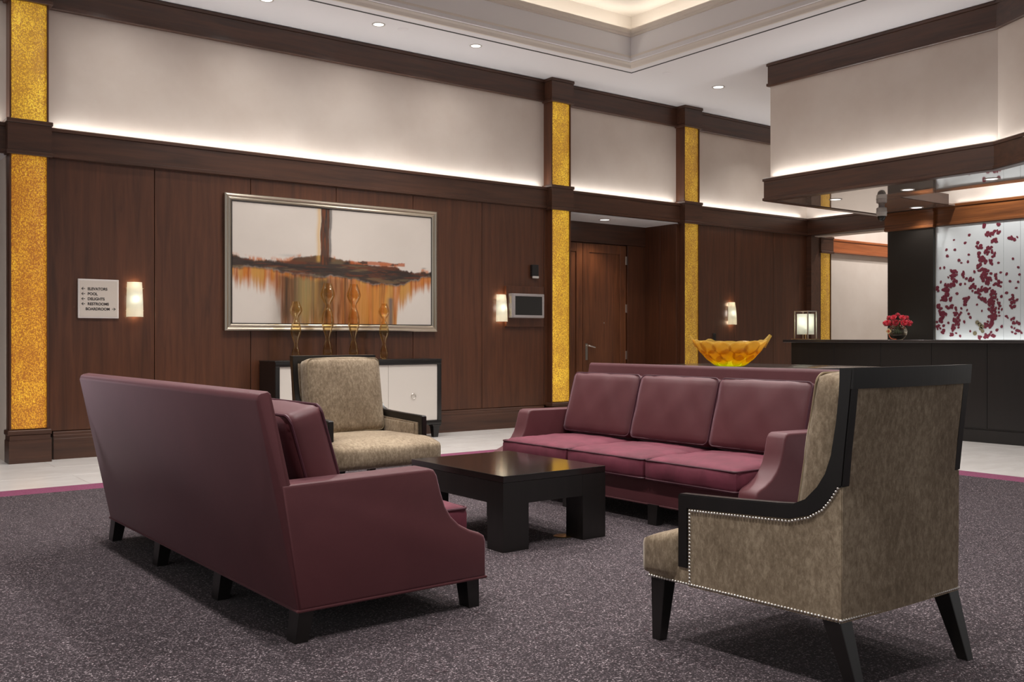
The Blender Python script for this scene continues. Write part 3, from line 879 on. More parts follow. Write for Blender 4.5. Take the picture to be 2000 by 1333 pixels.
# ================================================================== ARMCHAIRS
def make_chair(label, top=1.0):
    """faces +y, origin on the floor under the middle"""
    t = root('armchair', label, 'armchair', group='taupe velvet armchairs')
    hwf = lambda y: .335 + (y + .38) / .76 * .058
    up = top - .64
    Q = lambda z: z if z < .64 else .64 + (z - .64) / .36 * up
    # wooden arm frames with the sweep up into the back post
    outer = [(.25, .285), (.25, .538), (.243, .543), (.0, .553), (-.16, .562), (-.215, .567), (-.255, .585), (-.297, .628), (-.325, .672), (-.345, .73), (-.362, .83), (-.372, .92), (-.376, Q(1.0))]
    inner = [(-.424, Q(1.0)), (-.412, .88), (-.397, .75), (-.386, .64), (-.372, .632), (-.348, .596), (-.318, .562), (-.27, .532), (-.2, .513), (-.1, .508), (.205, .493), (.205, .285)]
    poly = [(y, Q(z) if z < .99 else z) for y, z in outer + inner]
    for s in (-1, 1):
        bm = bmesh.new()
        a, b = [], []
        for y, z in poly:
            h = hwf(min(max(y, -.38), .38))
            a.append(bm.verts.new((s * (h + .004), y, z))); b.append(bm.verts.new((s * (h - .036), y, z)))
        f0 = bm.faces.new(a); f1 = bm.faces.new(b[::-1]); n = len(a)
        for i in range(n): bm.faces.new((a[i], b[i], b[(i + 1) % n], a[(i + 1) % n]))
        bmesh.ops.recalc_face_normals(bm, faces=bm.faces)
        bmesh.ops.bevel(bm, geom=list(f0.edges) + list(f1.edges), offset=.004, segments=2, affect='EDGES')
        from_bm('arm_frame', bm, 'espresso', t, 35)
        # upholstered side panel below the arm
        side = [(-.38, .222), (.206, .222), (.206, .494), (-.1, .510), (-.2, .516), (-.27, .536), (-.318, .566), (-.348, .600), (-.372, .636), (-.38, .64)]
        bm = bmesh.new(); a, b = [], []
        for y, z in side:
            h = hwf(y); a.append(bm.verts.new((s * h, y, z))); b.append(bm.verts.new((s * (h - .045), y, z)))
        bm.faces.new(a); bm.faces.new(b[::-1]); n = len(a)
        for i in range(n): bm.faces.new((a[i], b[i], b[(i + 1) % n], a[(i + 1) % n]))
        from_bm('side_panel', bm, 'velvet', t)
        # inside arm panel with its welt
        pin = [(.18, .30), (.18, .485), (-.18, .50), (-.2, .30)]
        bm = bmesh.new()
        bm_prism(bm, [(s * (hwf(y) - .045), y, z) for y, z in pin], (-s * .012, 0, 0), .004, 2)
        ip = from_bm('inner_arm_panel', bm, 'velvet', t, 40)
    # curved top rail
    bm = bmesh.new(); nn = 10; rings = []
    for i in range(nn + 1):
        u = -1 + 2 * i / nn; x = u * .338
        yo = -.020 * (1 - u * u)
        rings.append([bm.verts.new((x, y + yo, z)) for y, z in ((-.376, top - .062), (-.376, top), (-.428, top + .002), (-.423, top - .062))])
    for a, b in zip(rings, rings[1:]):
        for k in range(4): bm.faces.new((a[k], a[(k + 1) % 4], b[(k + 1) % 4], b[k]))
    bm.faces.new(rings[0]); bm.faces.new(rings[-1][::-1])
    from_bm('top_rail', bm, 'espresso', t, 35)
    # upholstered outside back (two widths: full below the posts, narrow between them)
    bm = bmesh.new()
    rows = [(.222, -.38, .333), (.40, -.383, .333), (.60, -.384, .333), (.636, -.384, .333), (.638, -.386, .302), (.75, -.396, .302), (.86, -.409, .302), (top - .055, -.418, .302)]
    ring = []
    for z, y, h in rows:
        ring.append([bm.verts.new((h * (-1 + 2 * i / 8), y - .007 * (1 - (-1 + 2 * i / 8) ** 2), z)) for i in range(9)] + [bm.verts.new((h * (1 - 2 * i / 8), y + .05, z)) for i in range(9)])
    for a, b in zip(ring, ring[1:]):
        for k in range(18): bm.faces.new((a[k], a[(k + 1) % 18], b[(k + 1) % 18], b[k]))
    bm.faces.new(ring[0]); bm.faces.new(ring[-1][::-1])
    from_bm('outside_back', bm, 'velvet', t, 30)
    # seat rail
    bm = bmesh.new()
    bm_prism(bm, [(-.333, -.37, .222), (.333, -.37, .222), (.393, .385, .222), (-.393, .385, .222)], (0, 0, .07), .012, 3)
    from_bm('seat_rail', bm, 'velvet', t, 40)
    # seat cushion: wider in front of the arms
    def warp(p):
        y = p.y + .09
        k = min(1, max(0, (y - .235) / .035)); k = k * k * (3 - 2 * k)
        f = .345 + (.400 - .345) * k if y > .1 else .30 + .03 * max(0, min(1, (y + .2) / .3))
        fl = .285 + (.345 - .285) * max(0, min(1, (y + .25) / .48))
        f = fl + (.400 - fl) * k
        k2 = min(1, max(0, (y - .15) / .27))
        return Vector((p.x / .4 * f, y, .238 + p.z - .045 * k2 * k2 * (p.z / .17)))
    bm = cushion_mesh(.80, .66, .170, .022, .02, 18, 28, 6, warp, 5, .0015)
    from_bm('seat_cushion', bm, 'velvet', t, 60)
    # back cushion
    bh = top - .43; ang = math.atan2(.085, .5)
    def warp2(p):
        hgt = p.y + bh / 2; th = p.z
        return Vector((p.x, -.335 + .125 + .06 - hgt * math.sin(ang) * 1.0 - .14 + th * math.cos(ang), .40 + hgt * math.cos(ang) + th * math.sin(ang)))
    bm = cushion_mesh(.585, bh, .135, .03, .032, 16, 16, 4, warp2, 8, .002)
    bc = from_bm('back_cushion', bm, 'velvet', t, 60)
    bm = bmesh.new()
    bm_tube(bm, cushion_rim(.575, bh - .006, .126, .035, warp2), .004, 6, True)
    from_bm('piping', bm, 'velvet_pipe', bc, 50)
    # nailheads
    bm = bmesh.new()
    def nails(path, nrm, gap=.0122, r=.0054):
        acc = 0; prev = Vector(path[0])
        pts = [prev]
        for q in path[1:]:
            q = Vector(q); seg = (q - prev).length
            m = max(1, round(seg / gap))
            for i in range(1, m + 1): pts.append(prev.lerp(q, i / m))
            prev = q
        nrm = Vector(nrm).normalized(); u = nrm.cross(Vector((0, .3, 1))).normalized(); w = nrm.cross(u)
        for p in pts:
            apex = bm.verts.new(p + nrm * r * .8)
            r1 = [bm.verts.new(p + (u * math.cos(a) + w * math.sin(a)) * r * .75 + nrm * r * .5) for a in [k * PI / 3 for k in range(6)]]
            r0 = [bm.verts.new(p + (u * math.cos(a) + w * math.sin(a)) * r - nrm * .002) for a in [k * PI / 3 for k in range(6)]]
            for k in range(6):
                bm.faces.new((apex, r1[k], r1[(k + 1) % 6])); bm.faces.new((r1[k], r0[k], r0[(k + 1) % 6], r1[(k + 1) % 6]))
    for s in (-1, 1):
        P = lambda y, z: (s * (hwf(y) + .002), y, z)
        nails([P(-.378, .230), P(.383, .230)], (s, -.08, 0))
        nails([P(.199, .240), P(.199, .488), P(-.1, .502), P(-.2, .508), P(-.268, .528), P(-.316, .558), P(-.344, .592), P(-.37, .632)], (s, -.08, 0))
    nails([(-.333, -.382, .230), (.333, -.382, .230)], (0, -1, 0))
    nails([(-.392, .387, .230), (.392, .387, .230)], (0, 1, 0))
    nh = from_bm('nailheads', bm, 'nickel', t, 60); nh['kind'] = 'stuff'; nh['label'] = 'rows of nickel nailheads'
    # legs
    for sx in (-1, 1):
        for (y, dy, dx) in ((-.345, -.075, 0), (.345, .01, .01)):
            xx = sx * (hwf(y) - .03)
            bm = bmesh.new()
            a = [bm.verts.new((xx + ax * .030, y + ay * .034, .224)) for ax, ay in ((-1, -1), (1, -1), (1, 1), (-1, 1))]
            b = [bm.verts.new((xx + sx * dx + ax * .018, y + dy + ay * .020, 0.0)) for ax, ay in ((-1, -1), (1, -1), (1, 1), (-1, 1))]
            f = [bm.faces.new(a), bm.faces.new(b[::-1])]
            for i in range(4): f.append(bm.faces.new((a[i], b[i], b[(i + 1) % 4], a[(i + 1) % 4])))
            bmesh.ops.bevel(bm, geom=bm.edges[:], offset=.002, segments=1, affect='EDGES')
            from_bm('leg', bm, 'espresso', t)
    return t
chairB = make_chair('taupe velvet armchair seen from behind, nailhead trimmed back and splayed rear legs', 1.0)
chairB.location = (2.915, 2.135, CZ); chairB.rotation_euler = (0, 0, R(-.5))
chairA = make_chair('taupe velvet armchair facing the coffee table, in front of the white door cabinet', .965)
chairA.location = (3.265, 6.10, CZ); chairA.rotation_euler = (0, 0, R(180 + 1.5))

# ================================================================== COFFEE TABLE
ct = root('coffee_table', 'low square ebonised coffee table with block legs between the two sofas', 'table', (2.928, 3.962, CZ))
TWX, TWY, TH = .70, .895, .39
box('table_top', 0, TWX, 0, TWY, TH - .035, TH, 'table_top', ct, .0015)
bm = bmesh.new()
bm_box(bm, 0.001, TWX - .001, 0.001, .05, .24, TH - .036); bm_box(bm, 0.001, TWX - .001, TWY - .05, TWY - .001, .24, TH - .036)
bm_box(bm, 0.001, .05, .05, TWY - .05, .24, TH - .036); bm_box(bm, TWX - .05, TWX - .001, .05, TWY - .05, .24, TH - .036)
from_bm('apron', bm, 'espresso', ct)
for x in (0, TWX - .165):
    for y in (0, TWY - .14):
        box('leg', x + .0005, x + .1645, y + .0005, y + .1395, 0, TH - .0355, 'espresso', ct)

# ================================================================== CONSOLE TABLE BEHIND THE SOFA
cs = root('console_table', 'dark console table behind the sofa carrying the yellow glass bowl', 'table', (5.30, 4.22, CZ))
CW, CD, CH = 1.40, 1.48, .875
box('table_top', 0, CW, 0, CD, CH - .028, CH, 'counter_stone', cs, .004, 2)
bm = bmesh.new()
bm_box(bm, .06, CW - .06, .06, .09, CH - .12, CH - .0285); bm_box(bm, .06, CW - .06, CD - .09, CD - .06, CH - .12, CH - .0285)
bm_box(bm, .06, .09, .09, CD - .09, CH - .12, CH - .0285); bm_box(bm, CW - .09, CW - .06, .09, CD - .09, CH - .12, CH - .0285)
from_bm('apron', bm, 'espresso', cs)
for x in (.06, CW - .13):
    for y in (.06, CD - .13): box('leg', x, x + .07, y, y + .07, 0, CH - .029, 'espresso', cs, .003)

# ================================================================== GLASS BOWL
bw = root('glass_bowl', 'yellow and lime art glass bowl shaped like overlapping leaves, two pointed tips', 'bowl', (5.74, 4.88, CZ + CH), R(-37))
bw.scale = (1.05, 1.05, 1.05)
def bowl_pt(t_, a):
    """t_ 0 at the foot .. 1 at the rim, a angle; long axis along x"""
    rx = .080 + .185 * min(1, t_) ** .88
    ry = .070 + .125 * min(1, t_) ** .9
    z = .004 + .168 * t_ ** 1.32
    z *= 1 + .05 * abs(math.cos(a)) ** 4
    return Vector((rx * math.cos(a), ry * math.sin(a), z))
bm = bmesh.new()
na, nt = 56, 12
inn, outv = [], []
for i in range(nt + 1):
    t_ = i / nt
    ro, ri = [], []
    for k in range(na):
        a = 2 * PI * k / na
        sc_ = 1 + .02 * math.sin(9 * a + 5 * t_)
        p = bowl_pt(t_, a)
        if i >= nt - 1: p.z += .016 * abs(math.sin(4.5 * a)) * (1 if i == nt else .5)
        p.x *= sc_; p.y *= sc_
        ro.append(bm.verts.new(p)); ri.append(bm.verts.new(Vector((p.x * .965, p.y * .955, p.z + (.006 if i < nt else 0)))))
    outv.append(ro); inn.append(ri)
for i in range(nt):
    for k in range(na):
        k2 = (k + 1) % na
        bm.faces.new((outv[i][k], outv[i][k2], outv[i + 1][k2], outv[i + 1][k])); bm.faces.new((inn[i][k], inn[i + 1][k], inn[i + 1][k2], inn[i][k2]))
for k in range(na): bm.faces.new((outv[nt][k], outv[nt][(k + 1) % na], inn[nt][(k + 1) % na], inn[nt][k]))
bm.faces.new(outv[0][::-1]); bm.faces.new(inn[0])
from_bm('body', bm, 'bowl', bw, 60)
def bowl_leaf(t0, a0, ln, wd, tip=0):
    bm = bmesh.new(); nu, nv = 8, 6; vt = []
    for i in range(nu + 1):
        u = i / nu
        half = wd * math.sin(PI * min(1, u * .92 + .06)) ** .7
        row = []
        for j in range(nv + 1):
            v = -1 + 2 * j / nv
            p = bowl_pt(t0 + ln * u, a0 + half * v)
            nrm = Vector((p.x / .06, p.y / .03, -.6)).normalized()
            row.append(bm.verts.new(p + nrm * (.0052 - .0042 * v * v + .0012 * math.sin(9 * u))))
        vt.append(row)
    for i in range(nu):
        for j in range(nv): bm.faces.new((vt[i][j], vt[i + 1][j], vt[i + 1][j + 1], vt[i][j + 1]))
    me_o = from_bm('leaf', bm, 'bowl', bw, 70)
    md = me_o.modifiers.new('thick', 'SOLIDIFY'); md.thickness = .0025
rr_ = random.Random(4)
for row, (t0, ln, cnt) in enumerate(((.05, .48, 9), (.32, .48, 12), (.62, .44, 13))):
    for k in range(cnt):
        bowl_leaf(t0 + rr_.uniform(-.03, .03), 2 * PI * (k + .5 * (row % 2)) / cnt + rr_.uniform(-.08, .08), ln + rr_.uniform(-.04, .07), .30)
for s in (-1, 1):
    bm = bmesh.new()
    pts = [(s * .236, 0, .150), (s * .255, 0, .178), (s * .275, 0, .205), (s * .292, 0, .228)]
    bm_tube(bm, pts, [.026, .02, .015, .012] if s > 0 else [.02, .012, .008, .004], 8)
    from_bm('tip', bm, 'bowl', bw, 60)

# ================================================================== WALL CABINET AND VASES
cb = root('cabinet', 'black framed low cabinet with three white doors under the painting', 'cabinet', (3.93, 9.135, 0))
KW, KD = 1.96, .39
bm = bmesh.new()
bm_box(bm, 0, KW, 0.012, KD, .15, .86); from_bm('body', bm, 'espresso', cb)
def frame_bars(x0, x1, z0, z1, w, y0, y1, name, mat, parent, bev=.006):
    bm = bmesh.new()
    bm_box(bm, x0, x1, y0, y1, z1 - w, z1, bev, 2); bm_box(bm, x0, x1, y0, y1, z0, z0 + w, bev, 2)
    bm_box(bm, x0, x0 + w, y0, y1, z0 + w - .004, z1 - w + .004, bev, 2); bm_box(bm, x1 - w, x1, y0, y1, z0 + w - .004, z1 - w + .004, bev, 2)
    return from_bm(name, bm, mat, parent, 40)
frame_bars(0, KW, .145, .862, .048, -.012, .02, 'front_frame', 'espresso', cb)
box('cabinet_top', -.006, KW + .006, -.012, KD, .860, .874, 'espresso', cb, .003)
dw = (KW - .096) / 3
for k in range(3):
    x0 = .048 + dw * k
    d = box('door', x0 + .0015, x0 + dw - .0015, .004, .0115, .195, .813, 'white_lacquer', cb, .001)
    xc = x0 + dw / 2
    ringp = [(xc + .028 * math.cos(a), -.004, .470 + .028 * math.sin(a)) for a in [2 * PI * i / 20 for i in range(20)]]
    rp = tube('ring_pull', ringp, .0038, 'nickel', d, 6, True)
    tube('pull_stud', [(xc, .006, .498), (xc, -.008, .498)], .006, 'nickel', rp, 8)
for x in (.055, KW - .055):
    for y in (.045, KD - .05):
        bm = bmesh.new()
        bm_box(bm, x - .055, x + .055, y - .05, y + .05, .125, .15, .006)
        a = [bm.verts.new((x + ax * .042, y + ay * .038, .126)) for ax, ay in ((-1, -1), (1, -1), (1, 1), (-1, 1))]
        b = [bm.verts.new((x + ax * .027, y + ay * .025, 0)) for ax, ay in ((-1, -1), (1, -1), (1, 1), (-1, 1))]
        bm.faces.new(a); bm.faces.new(b[::-1])
        for i in range(4): bm.faces.new((a[i], b[i], b[(i + 1) % 4], a[(i + 1) % 4]))
        from_bm('foot', bm, 'espresso', cb)

def vase_profile(h, s):
    key = [(.030, 0), (.044, .012), (.053, .07), (.050, .11), (.036, .17), (.021, .222), (.021, .236), (.036, .29), (.058, .36), (.066, .41), (.062, .46), (.046, .53), (.024, .575), (.021, .588), (.030, .605), (.056, .645), (.073, .685), (.078, .705), (.073, .73), (.058, .775), (.044, .81), (.041, .828)]
    sc_ = h / .828
    # smooth resampling
    z = np.array([k[1] for k in key]); r = np.array([k[0] for k in key])
    zz = np.linspace(0, .828, 46); rr = np.interp(zz, z, r)
    ker = np.array([1, 2, 1]) / 4
    for _ in range(1): rr[1:-1] = np.convolve(rr, ker, 'same')[1:-1]
    out = [(float(a) * s, float(b) * sc_) for a, b in zip(rr, zz)]
    inner = [(max(.004, a - .004), b + (.010 if i == 0 else 0)) for i, (a, b) in enumerate(out)]
    return [(0, 0)] + out + inner[::-1] + [(0, inner[0][1])]
def vase(x, h, s, label):
    o = lathe('glass_vase', vase_profile(h, s), 'amber_clear', None, n=28, smooth=70)
    o.location = (x, 9.30, .8745)
    tag(o, label, 'vase', 'amber hourglass vases on the cabinet')
vase(4.228, .605, .86, 'short amber glass hourglass vase at the cabinet end toward the directory sign')
vase(4.585, .805, 1.0, 'tall amber glass hourglass vase next to the short one toward the directory sign')
vase(4.890, .805, 1.0, 'tall amber glass hourglass vase next to the short one toward the wall screen')
vase(5.258, .605, .84, 'short amber glass hourglass vase at the cabinet end toward the wall screen')

# ================================================================== PAINTING
def vnoise(x, y, seed):
    r = np.random.RandomState(seed)
    tab = r.rand(64, 64)
    xi = np.floor(x).astype(int); yi = np.floor(y).astype(int)
    fx = x - xi; fy = y - yi
    fx = fx * fx * (3 - 2 * fx); fy = fy * fy * (3 - 2 * fy)
    g = lambda a, b: tab[a % 64, b % 64]
    return (g(xi, yi) * (1 - fx) + g(xi + 1, yi) * fx) * (1 - fy) + (g(xi, yi + 1) * (1 - fx) + g(xi + 1, yi + 1) * fx) * fy
def fbm(x, y, seed, o=4):
    s = 0; a = .5; t = 0
    for k in range(o):
        s = s + a * vnoise(x * 2 ** k, y * 2 ** k, seed + k); t += a; a *= .55
    return s / t
PX0, PX1, PZ0, PZ1 = 3.557, 6.072, 1.178, 2.566
FWD = .075
pt = root('painting', 'large abstract painting of brown and orange strokes in a silver frame', 'painting', (0, 0, 0))
nu, nv = 420, 240
U, V = np.meshgrid(np.linspace(0, 1, nu), np.linspace(0, 1, nv), indexing='ij')
def lin(r, g, b): return np.array(srgb(r, g, b)[:3])
img = np.zeros((nu, nv, 3))
basen = fbm(U * 6, V * 4, 1)[..., None]
img[:] = lin(212, 202, 192) * (1 - basen) + lin(222, 212, 202) * basen
def over(mask, col):
    global img
    m = np.clip(mask, 0, 1)[..., None]; img = img * (1 - m) + np.array(col) * m
sm = lambda e0, e1, x: (lambda t: t * t * (3 - 2 * t))(np.clip((x - e0) / (e1 - e0), 0, 1))
streak = fbm(U * 60, V * 2.2, 7); streak2 = fbm(U * 130, V * 3, 17); streak3 = fbm(U * 24, V * 1.2, 27)
bx_ = [0, .12, .25, .33, .42, .5, .6, .7, .8, .86, .93, 1]
topc = np.interp(U, bx_, [.56, .535, .535, .585, .60, .575, .545, .535, .535, .50, .495, .50]) + (fbm(U * 22, V * 8, 3) - .5) * .035
topc = topc + (fbm(U * 70, V * 16, 13) - .5) * .03
botc = np.interp(U, bx_, [.44, .44, .42, .405, .39, .39, .37, .345, .33, .36, .41, .43]) + (fbm(U * 26, V * 8, 5) - .5) * .06
# drips below the band
dl = np.interp(U, [0, .1, .19, .22, .26, .5, .78, .81, .9, 1], [.13, .15, .19, .40, .95, 1.15, 1.05, .26, .14, .10]) * (.35 + .8 * streak + .55 * streak2)
dm = sm(0, .02, botc + .03 - V) * (1 - sm(.15, 1.1, (botc - V) / dl))
amb = lin(190, 112, 36); ochre = lin(196, 148, 72); rust = lin(150, 74, 28); olive = lin(150, 138, 90)
over(dm * (.66 + .55 * streak), amb)
over(np.exp(-((U - .425) / .035) ** 2) * sm(0, .04, botc + .03 - V) * sm(.02, .2, V) * .75 * (.5 + streak2), lin(62, 44, 28))
over(dm * sm(.46, .66, streak2) * .85, rust)
over(dm * sm(.5, .66, fbm(U * 90, V * 1.5, 37)) * .6 * sm(.2, .26, U) * sm(.8, .74, U), lin(70, 48, 30))
over(dm * sm(.52, .72, streak3) * .75, ochre)
for (c, w_, col, k) in ((.255, .05, lin(66, 46, 30), .9), (.30, .02, lin(60, 44, 32), .7), (.345, .045, olive, .8), (.425, .05, lin(74, 58, 38), .8), (.50, .02, lin(90, 70, 40), .5), (.545, .03, lin(82, 66, 40), .5), (.62, .06, amb, .6), (.70, .035, lin(204, 142, 66), .6)):
    over(np.exp(-((U - c - (streak3 - .5) * .02) / w_) ** 2) * sm(0, .05, botc + .02 - V) * k * (.55 + .7 * streak) * sm(-.15, .12, V), col)
over(np.exp(-((U - .772) / .014) ** 2) * sm(0, .03, .26 - V) * .85, lin(92, 88, 92))
over(sm(.82, .80, U) * 0, amb)
# the dark band
band = sm(0, .018, topc - V) * sm(0, .035, V - botc)
bn = fbm(U * 10, V * 60, 41)
over(band * .98, lin(50, 34, 25))
over(band * sm(.48, .66, bn) * .8, lin(104, 52, 27))
over(band * sm(.52, .68, fbm(U * 14, V * 46, 51)) * .8, lin(44, 34, 28))
over(band * sm(.58, .7, fbm(U * 8, V * 34, 61)) * .55, lin(120, 100, 70))
fringe = np.exp(-((V - topc) / .014) ** 2) * sm(.42, .6, fbm(U * 30, V * 6, 71))
over(fringe * .8, lin(196, 110, 48))
# orange patches on the upper right of the band
pm = sm(0, .01, .565 - .02 * np.abs(U - .7) - V + (fbm(U * 30, V * 4, 81) - .5) * .03) * sm(0, .012, V - .525) * sm(.55, .57, U) * sm(.852, .845, U)
over(pm * .85, lin(178, 92, 46)); over(pm * sm(.5, .6, fbm(U * 24, V * 40, 91)) * .9, lin(58, 42, 32))
# dark wings left of the upright, upright itself
wing = sm(0, .01, .60 - (.42 - U) * .28 - V) * sm(0, .02, V - .52) * sm(.27, .31, U) * sm(.43, .42, U)
over(wing * .8, lin(96, 66, 42))
cxu = .437 + (.96 - V) * -.012
ux = (U - cxu + (fbm(V * 9, U * 3, 101) - .5) * .008)
upr = sm(.023, .019, np.abs(ux)) * sm(.50, .53, V)
over(np.exp(-((ux + .030) / .010) ** 2) * sm(.52, .55, V) * .6, lin(214, 168, 84))
over(upr * .97, lin(72, 44, 28)); over(upr * sm(.5, .62, fbm(U * 120, V * 4, 111)) * .8, lin(118, 62, 30))
over(upr * sm(.52, .64, fbm(U * 150, V * 5, 121)) * .7, lin(38, 32, 30))
over(np.exp(-((ux - .026) / .006) ** 2) * sm(.52, .55, V) * .8, lin(40, 32, 30))
over(np.exp(-(((U - .27) / .05) ** 2 + ((V - .575) / .012) ** 2)) * .35, lin(150, 158, 158))
over(np.exp(-(((U - .955) / .012) ** 2 + ((V - .525) / .006) ** 2)) * .5, lin(60, 60, 60))
me = bpy.data.meshes.new('canvas')
cx0, cx1, cz0, cz1 = PX0 + FWD - .01, PX1 - FWD + .01, PZ0 + FWD - .01, PZ1 - FWD + .01
co = np.stack([cx0 + U * (cx1 - cx0), np.full_like(U, 9.512), cz0 + V * (cz1 - cz0)], -1).reshape(-1, 3)
ii, jj = np.meshgrid(np.arange(nu - 1), np.arange(nv - 1), indexing='ij')
a_ = (ii * nv + jj).ravel(); fc = np.stack([a_, a_ + nv, a_ + nv + 1, a_ + 1], -1)
me.from_pydata(co.tolist(), [], fc.tolist())
ca = me.color_attributes.new('paint', 'FLOAT_COLOR', 'POINT')
ca.data.foreach_set('color', np.concatenate([img.reshape(-1, 3), np.ones((nu * nv, 1))], 1).ravel().astype(np.float32))
link('canvas', me, 'canvas', pt)
bm = bmesh.new()
fp = [(0, 9.549), (0, 9.500), (.008, 9.492), (.020, 9.488), (.030, 9.494), (.036, 9.503), (.044, 9.500), (.054, 9.498), (.062, 9.506), (.075, 9.511), (.075, 9.549)]
cor = [(PX0, PZ0, 1, 1), (PX1, PZ0, -1, 1), (PX1, PZ1, -1, -1), (PX0, PZ1, 1, -1)]
rg = [[bm.verts.new((x + sx * d, y, z + sz * d)) for d, y in fp] for x, z, sx, sz in cor]
for i in range(4):
    a, b = rg[i], rg[(i + 1) % 4]
    for k in range(len(fp)): bm.faces.new((a[k], a[(k + 1) % len(fp)], b[(k + 1) % len(fp)], b[k]))
fr_ = from_bm('frame', bm, 'silver_frame', pt); fr_['label'] = 'stepped silver frame'
frame_bars(PX0 + FWD - .004, PX1 - FWD + .004, PZ0 + FWD - .004, PZ1 - FWD + .004, .008, 9.506, 9.511, 'inner_liner', 'black_plastic', pt, .001)

# ================================================================== SCONCES
def sconce(x, label):
    c = root('wall_sconce', label, 'sconce', (x, WALL_Y, 1.47), 0, 'frosted glass wall sconces')
    box('back_plate', -.05, .05, -.012, 0, -.10, .10, 'brushed', c, .003)
    bm = bmesh.new(); n, mz = 10, 6; g1, g2 = [], []
    for j in range(mz + 1):
        v = j / mz; z = -.165 + .33 * v
        hw_ = .078 - .010 * (v ** 2)
        r1, r2 = [], []
        for i in range(n + 1):
            u = -1 + 2 * i / n
            yy = -.014 - .092 * math.sqrt(max(0, 1 - (u * .985) ** 2)) * (1 - .42 * v ** 2.2)
            r1.append(bm.verts.new((u * hw_, yy, z))); r2.append(bm.verts.new((u * hw_, yy + .005, z)))
        g1.append(r1); g2.append(r2)
    for j in range(mz):
        for i in range(n):
            bm.faces.new((g1[j][i], g1[j][i + 1], g1[j + 1][i + 1], g1[j + 1][i])); bm.faces.new((g2[j][i], g2[j + 1][i], g2[j + 1][i + 1], g2[j][i + 1]))
        bm.faces.new((g1[j][0], g1[j + 1][0], g2[j + 1][0], g2[j][0])); bm.faces.new((g1[j][n], g2[j][n], g2[j + 1][n], g1[j + 1][n]))
    for i in range(n):
        bm.faces.new((g1[0][i], g2[0][i], g2[0][i + 1], g1[0][i + 1])); bm.faces.new((g1[mz][i], g1[mz][i + 1], g2[mz][i + 1], g2[mz][i]))
    sh = from_bm('shade', bm, 'frosted', c, 60); sh['label'] = 'curved frosted glass shade'
    for z in (-.105, .105):
        for s in (-1, 1): tube('clip', [(s * .080, -.028, z), (s * .05, -.006, z)], .004, 'brushed', c, 6)
    lathe('bulb', [(0, -.035), (.018, -.03), (.026, -.01), (.026, .012), (.016, .034), (0, .042)], 'bulb', c, (0, -.055, 0), 12)
    d = bpy.data.lights.new('sconce_glow', 'POINT'); d.energy = .6; d.color = (1, .74, .5); d.shadow_soft_size = .03
    o = bpy.data.objects.new('sconce_glow', d); COL.objects.link(o); o.parent = c; o.location = (0, -.03, -.13)
    d2 = d.copy(); o2 = bpy.data.objects.new('sconce_glow', d2); COL.objects.link(o2); o2.parent = c; o2.location = (0, -.03, .13)
    return c
sconce(2.690, 'frosted glass wall sconce beside the directory sign')
sconce(7.010, 'frosted glass wall sconce beside the wall screen')
sconce(11.235, 'frosted glass wall sconce above the yellow bowl, on the panel left of the hall opening')

# ================================================================== DIRECTORY SIGN
sg = root('directory_sign', 'square cream directory sign with arrows and black lettering', 'sign', (0, 0, 0))
box('sign_plate', 2.186, 2.545, 9.527, 9.549, 1.288, 1.650, 'sign_edge', sg, .003)
box('sign_face', 2.200, 2.531, 9.5245, 9.528, 1.302, 1.636, 'sign_face', sg, .001)
def text_mesh(body, size, x, z, align='LEFT'):
    cu = bpy.data.curves.new('lettering', 'FONT'); cu.body = body; cu.size = size; cu.extrude = .0006; cu.offset = .0011; cu.align_x = align
    o = bpy.data.objects.new('lettering', cu); COL.objects.link(o)
    bpy.context.view_layer.update()
    me = bpy.data.meshes.new_from_object(o.evaluated_get(bpy.context.evaluated_depsgraph_get()))
    bpy.data.objects.remove(o, do_unlink=True)
    t = link('lettering', me, 'ink', sg)
    t.rotation_euler = (R(90), 0, 0); t.location = (x, 9.5238, z)
    return t
def arrow(x, z, s):
    bm = bmesh.new()
    y = 9.5245
    def bar(p, q, w=.0045):
        p, q = Vector((p[0], 0, p[1])), Vector((q[0], 0, q[1])); d = (q - p).normalized(); n = Vector((-d.z, 0, d.x)) * w / 2
        bm_prism(bm, [(v.x, y, v.z) for v in (p + n, q + n, q - n, p - n)], (0, -.001, 0))
    bar((x, z), (x + s * -.028, z)); bar((x + .002 * s, z), (x - s * .013, z + .013)); bar((x + .002 * s, z), (x - s * .013, z - .013))
    from_bm('arrow', bm, 'ink', sg)
lines = ['ELEVATORS', 'POOL', 'DELIGHTS', 'RESTROOMS']
for i, t_ in enumerate(lines):
    z = 1.560 - i * .0465
    lt = text_mesh(t_, .0345, 2.268, z - .012); lt.scale.x = .96
    arrow(2.218, z, -1)
z = 1.560 - 4 * .0465
lt = text_mesh('BOARDROOM', .0345, 2.250, z - .012); lt.scale.x = .96
arrow(2.512, z, 1)

# ================================================================== WALL SCREEN, ALARM, SWITCH
tv = root('wall_screen', 'small grey framed wall screen on a raised walnut backing panel', 'screen', (0, 0, 0))
box('backing_panel', 7.075, 7.66, 9.505, 9.549, 1.245, 1.745, 'wood_v', tv, .003)
box('housing', 7.105, 7.605, 9.430, 9.506, 1.352, 1.650, 'grey_plastic', tv, .004)
frame_bars(7.118, 7.598, 1.356, 1.647, .030, 9.420, 9.432, 'bezel', 'grey_plastic', tv, .004)
box('display', 7.146, 7.570, 9.4245, 9.431, 1.385, 1.618, 'screen', tv)
for z0 in (1.38, 1.53):
    box('speaker_grille', 7.1025, 7.106, 9.445, 9.49, z0, z0 + .085, 'brushed', tv)
al = root('fire_alarm', 'small dark fire strobe with white lens above the wall screen', 'alarm', (0, 0, 0))
box('body', 7.475, 7.575, 9.500, 9.549, 1.875, 2.02, 'black_plastic', al, .004)
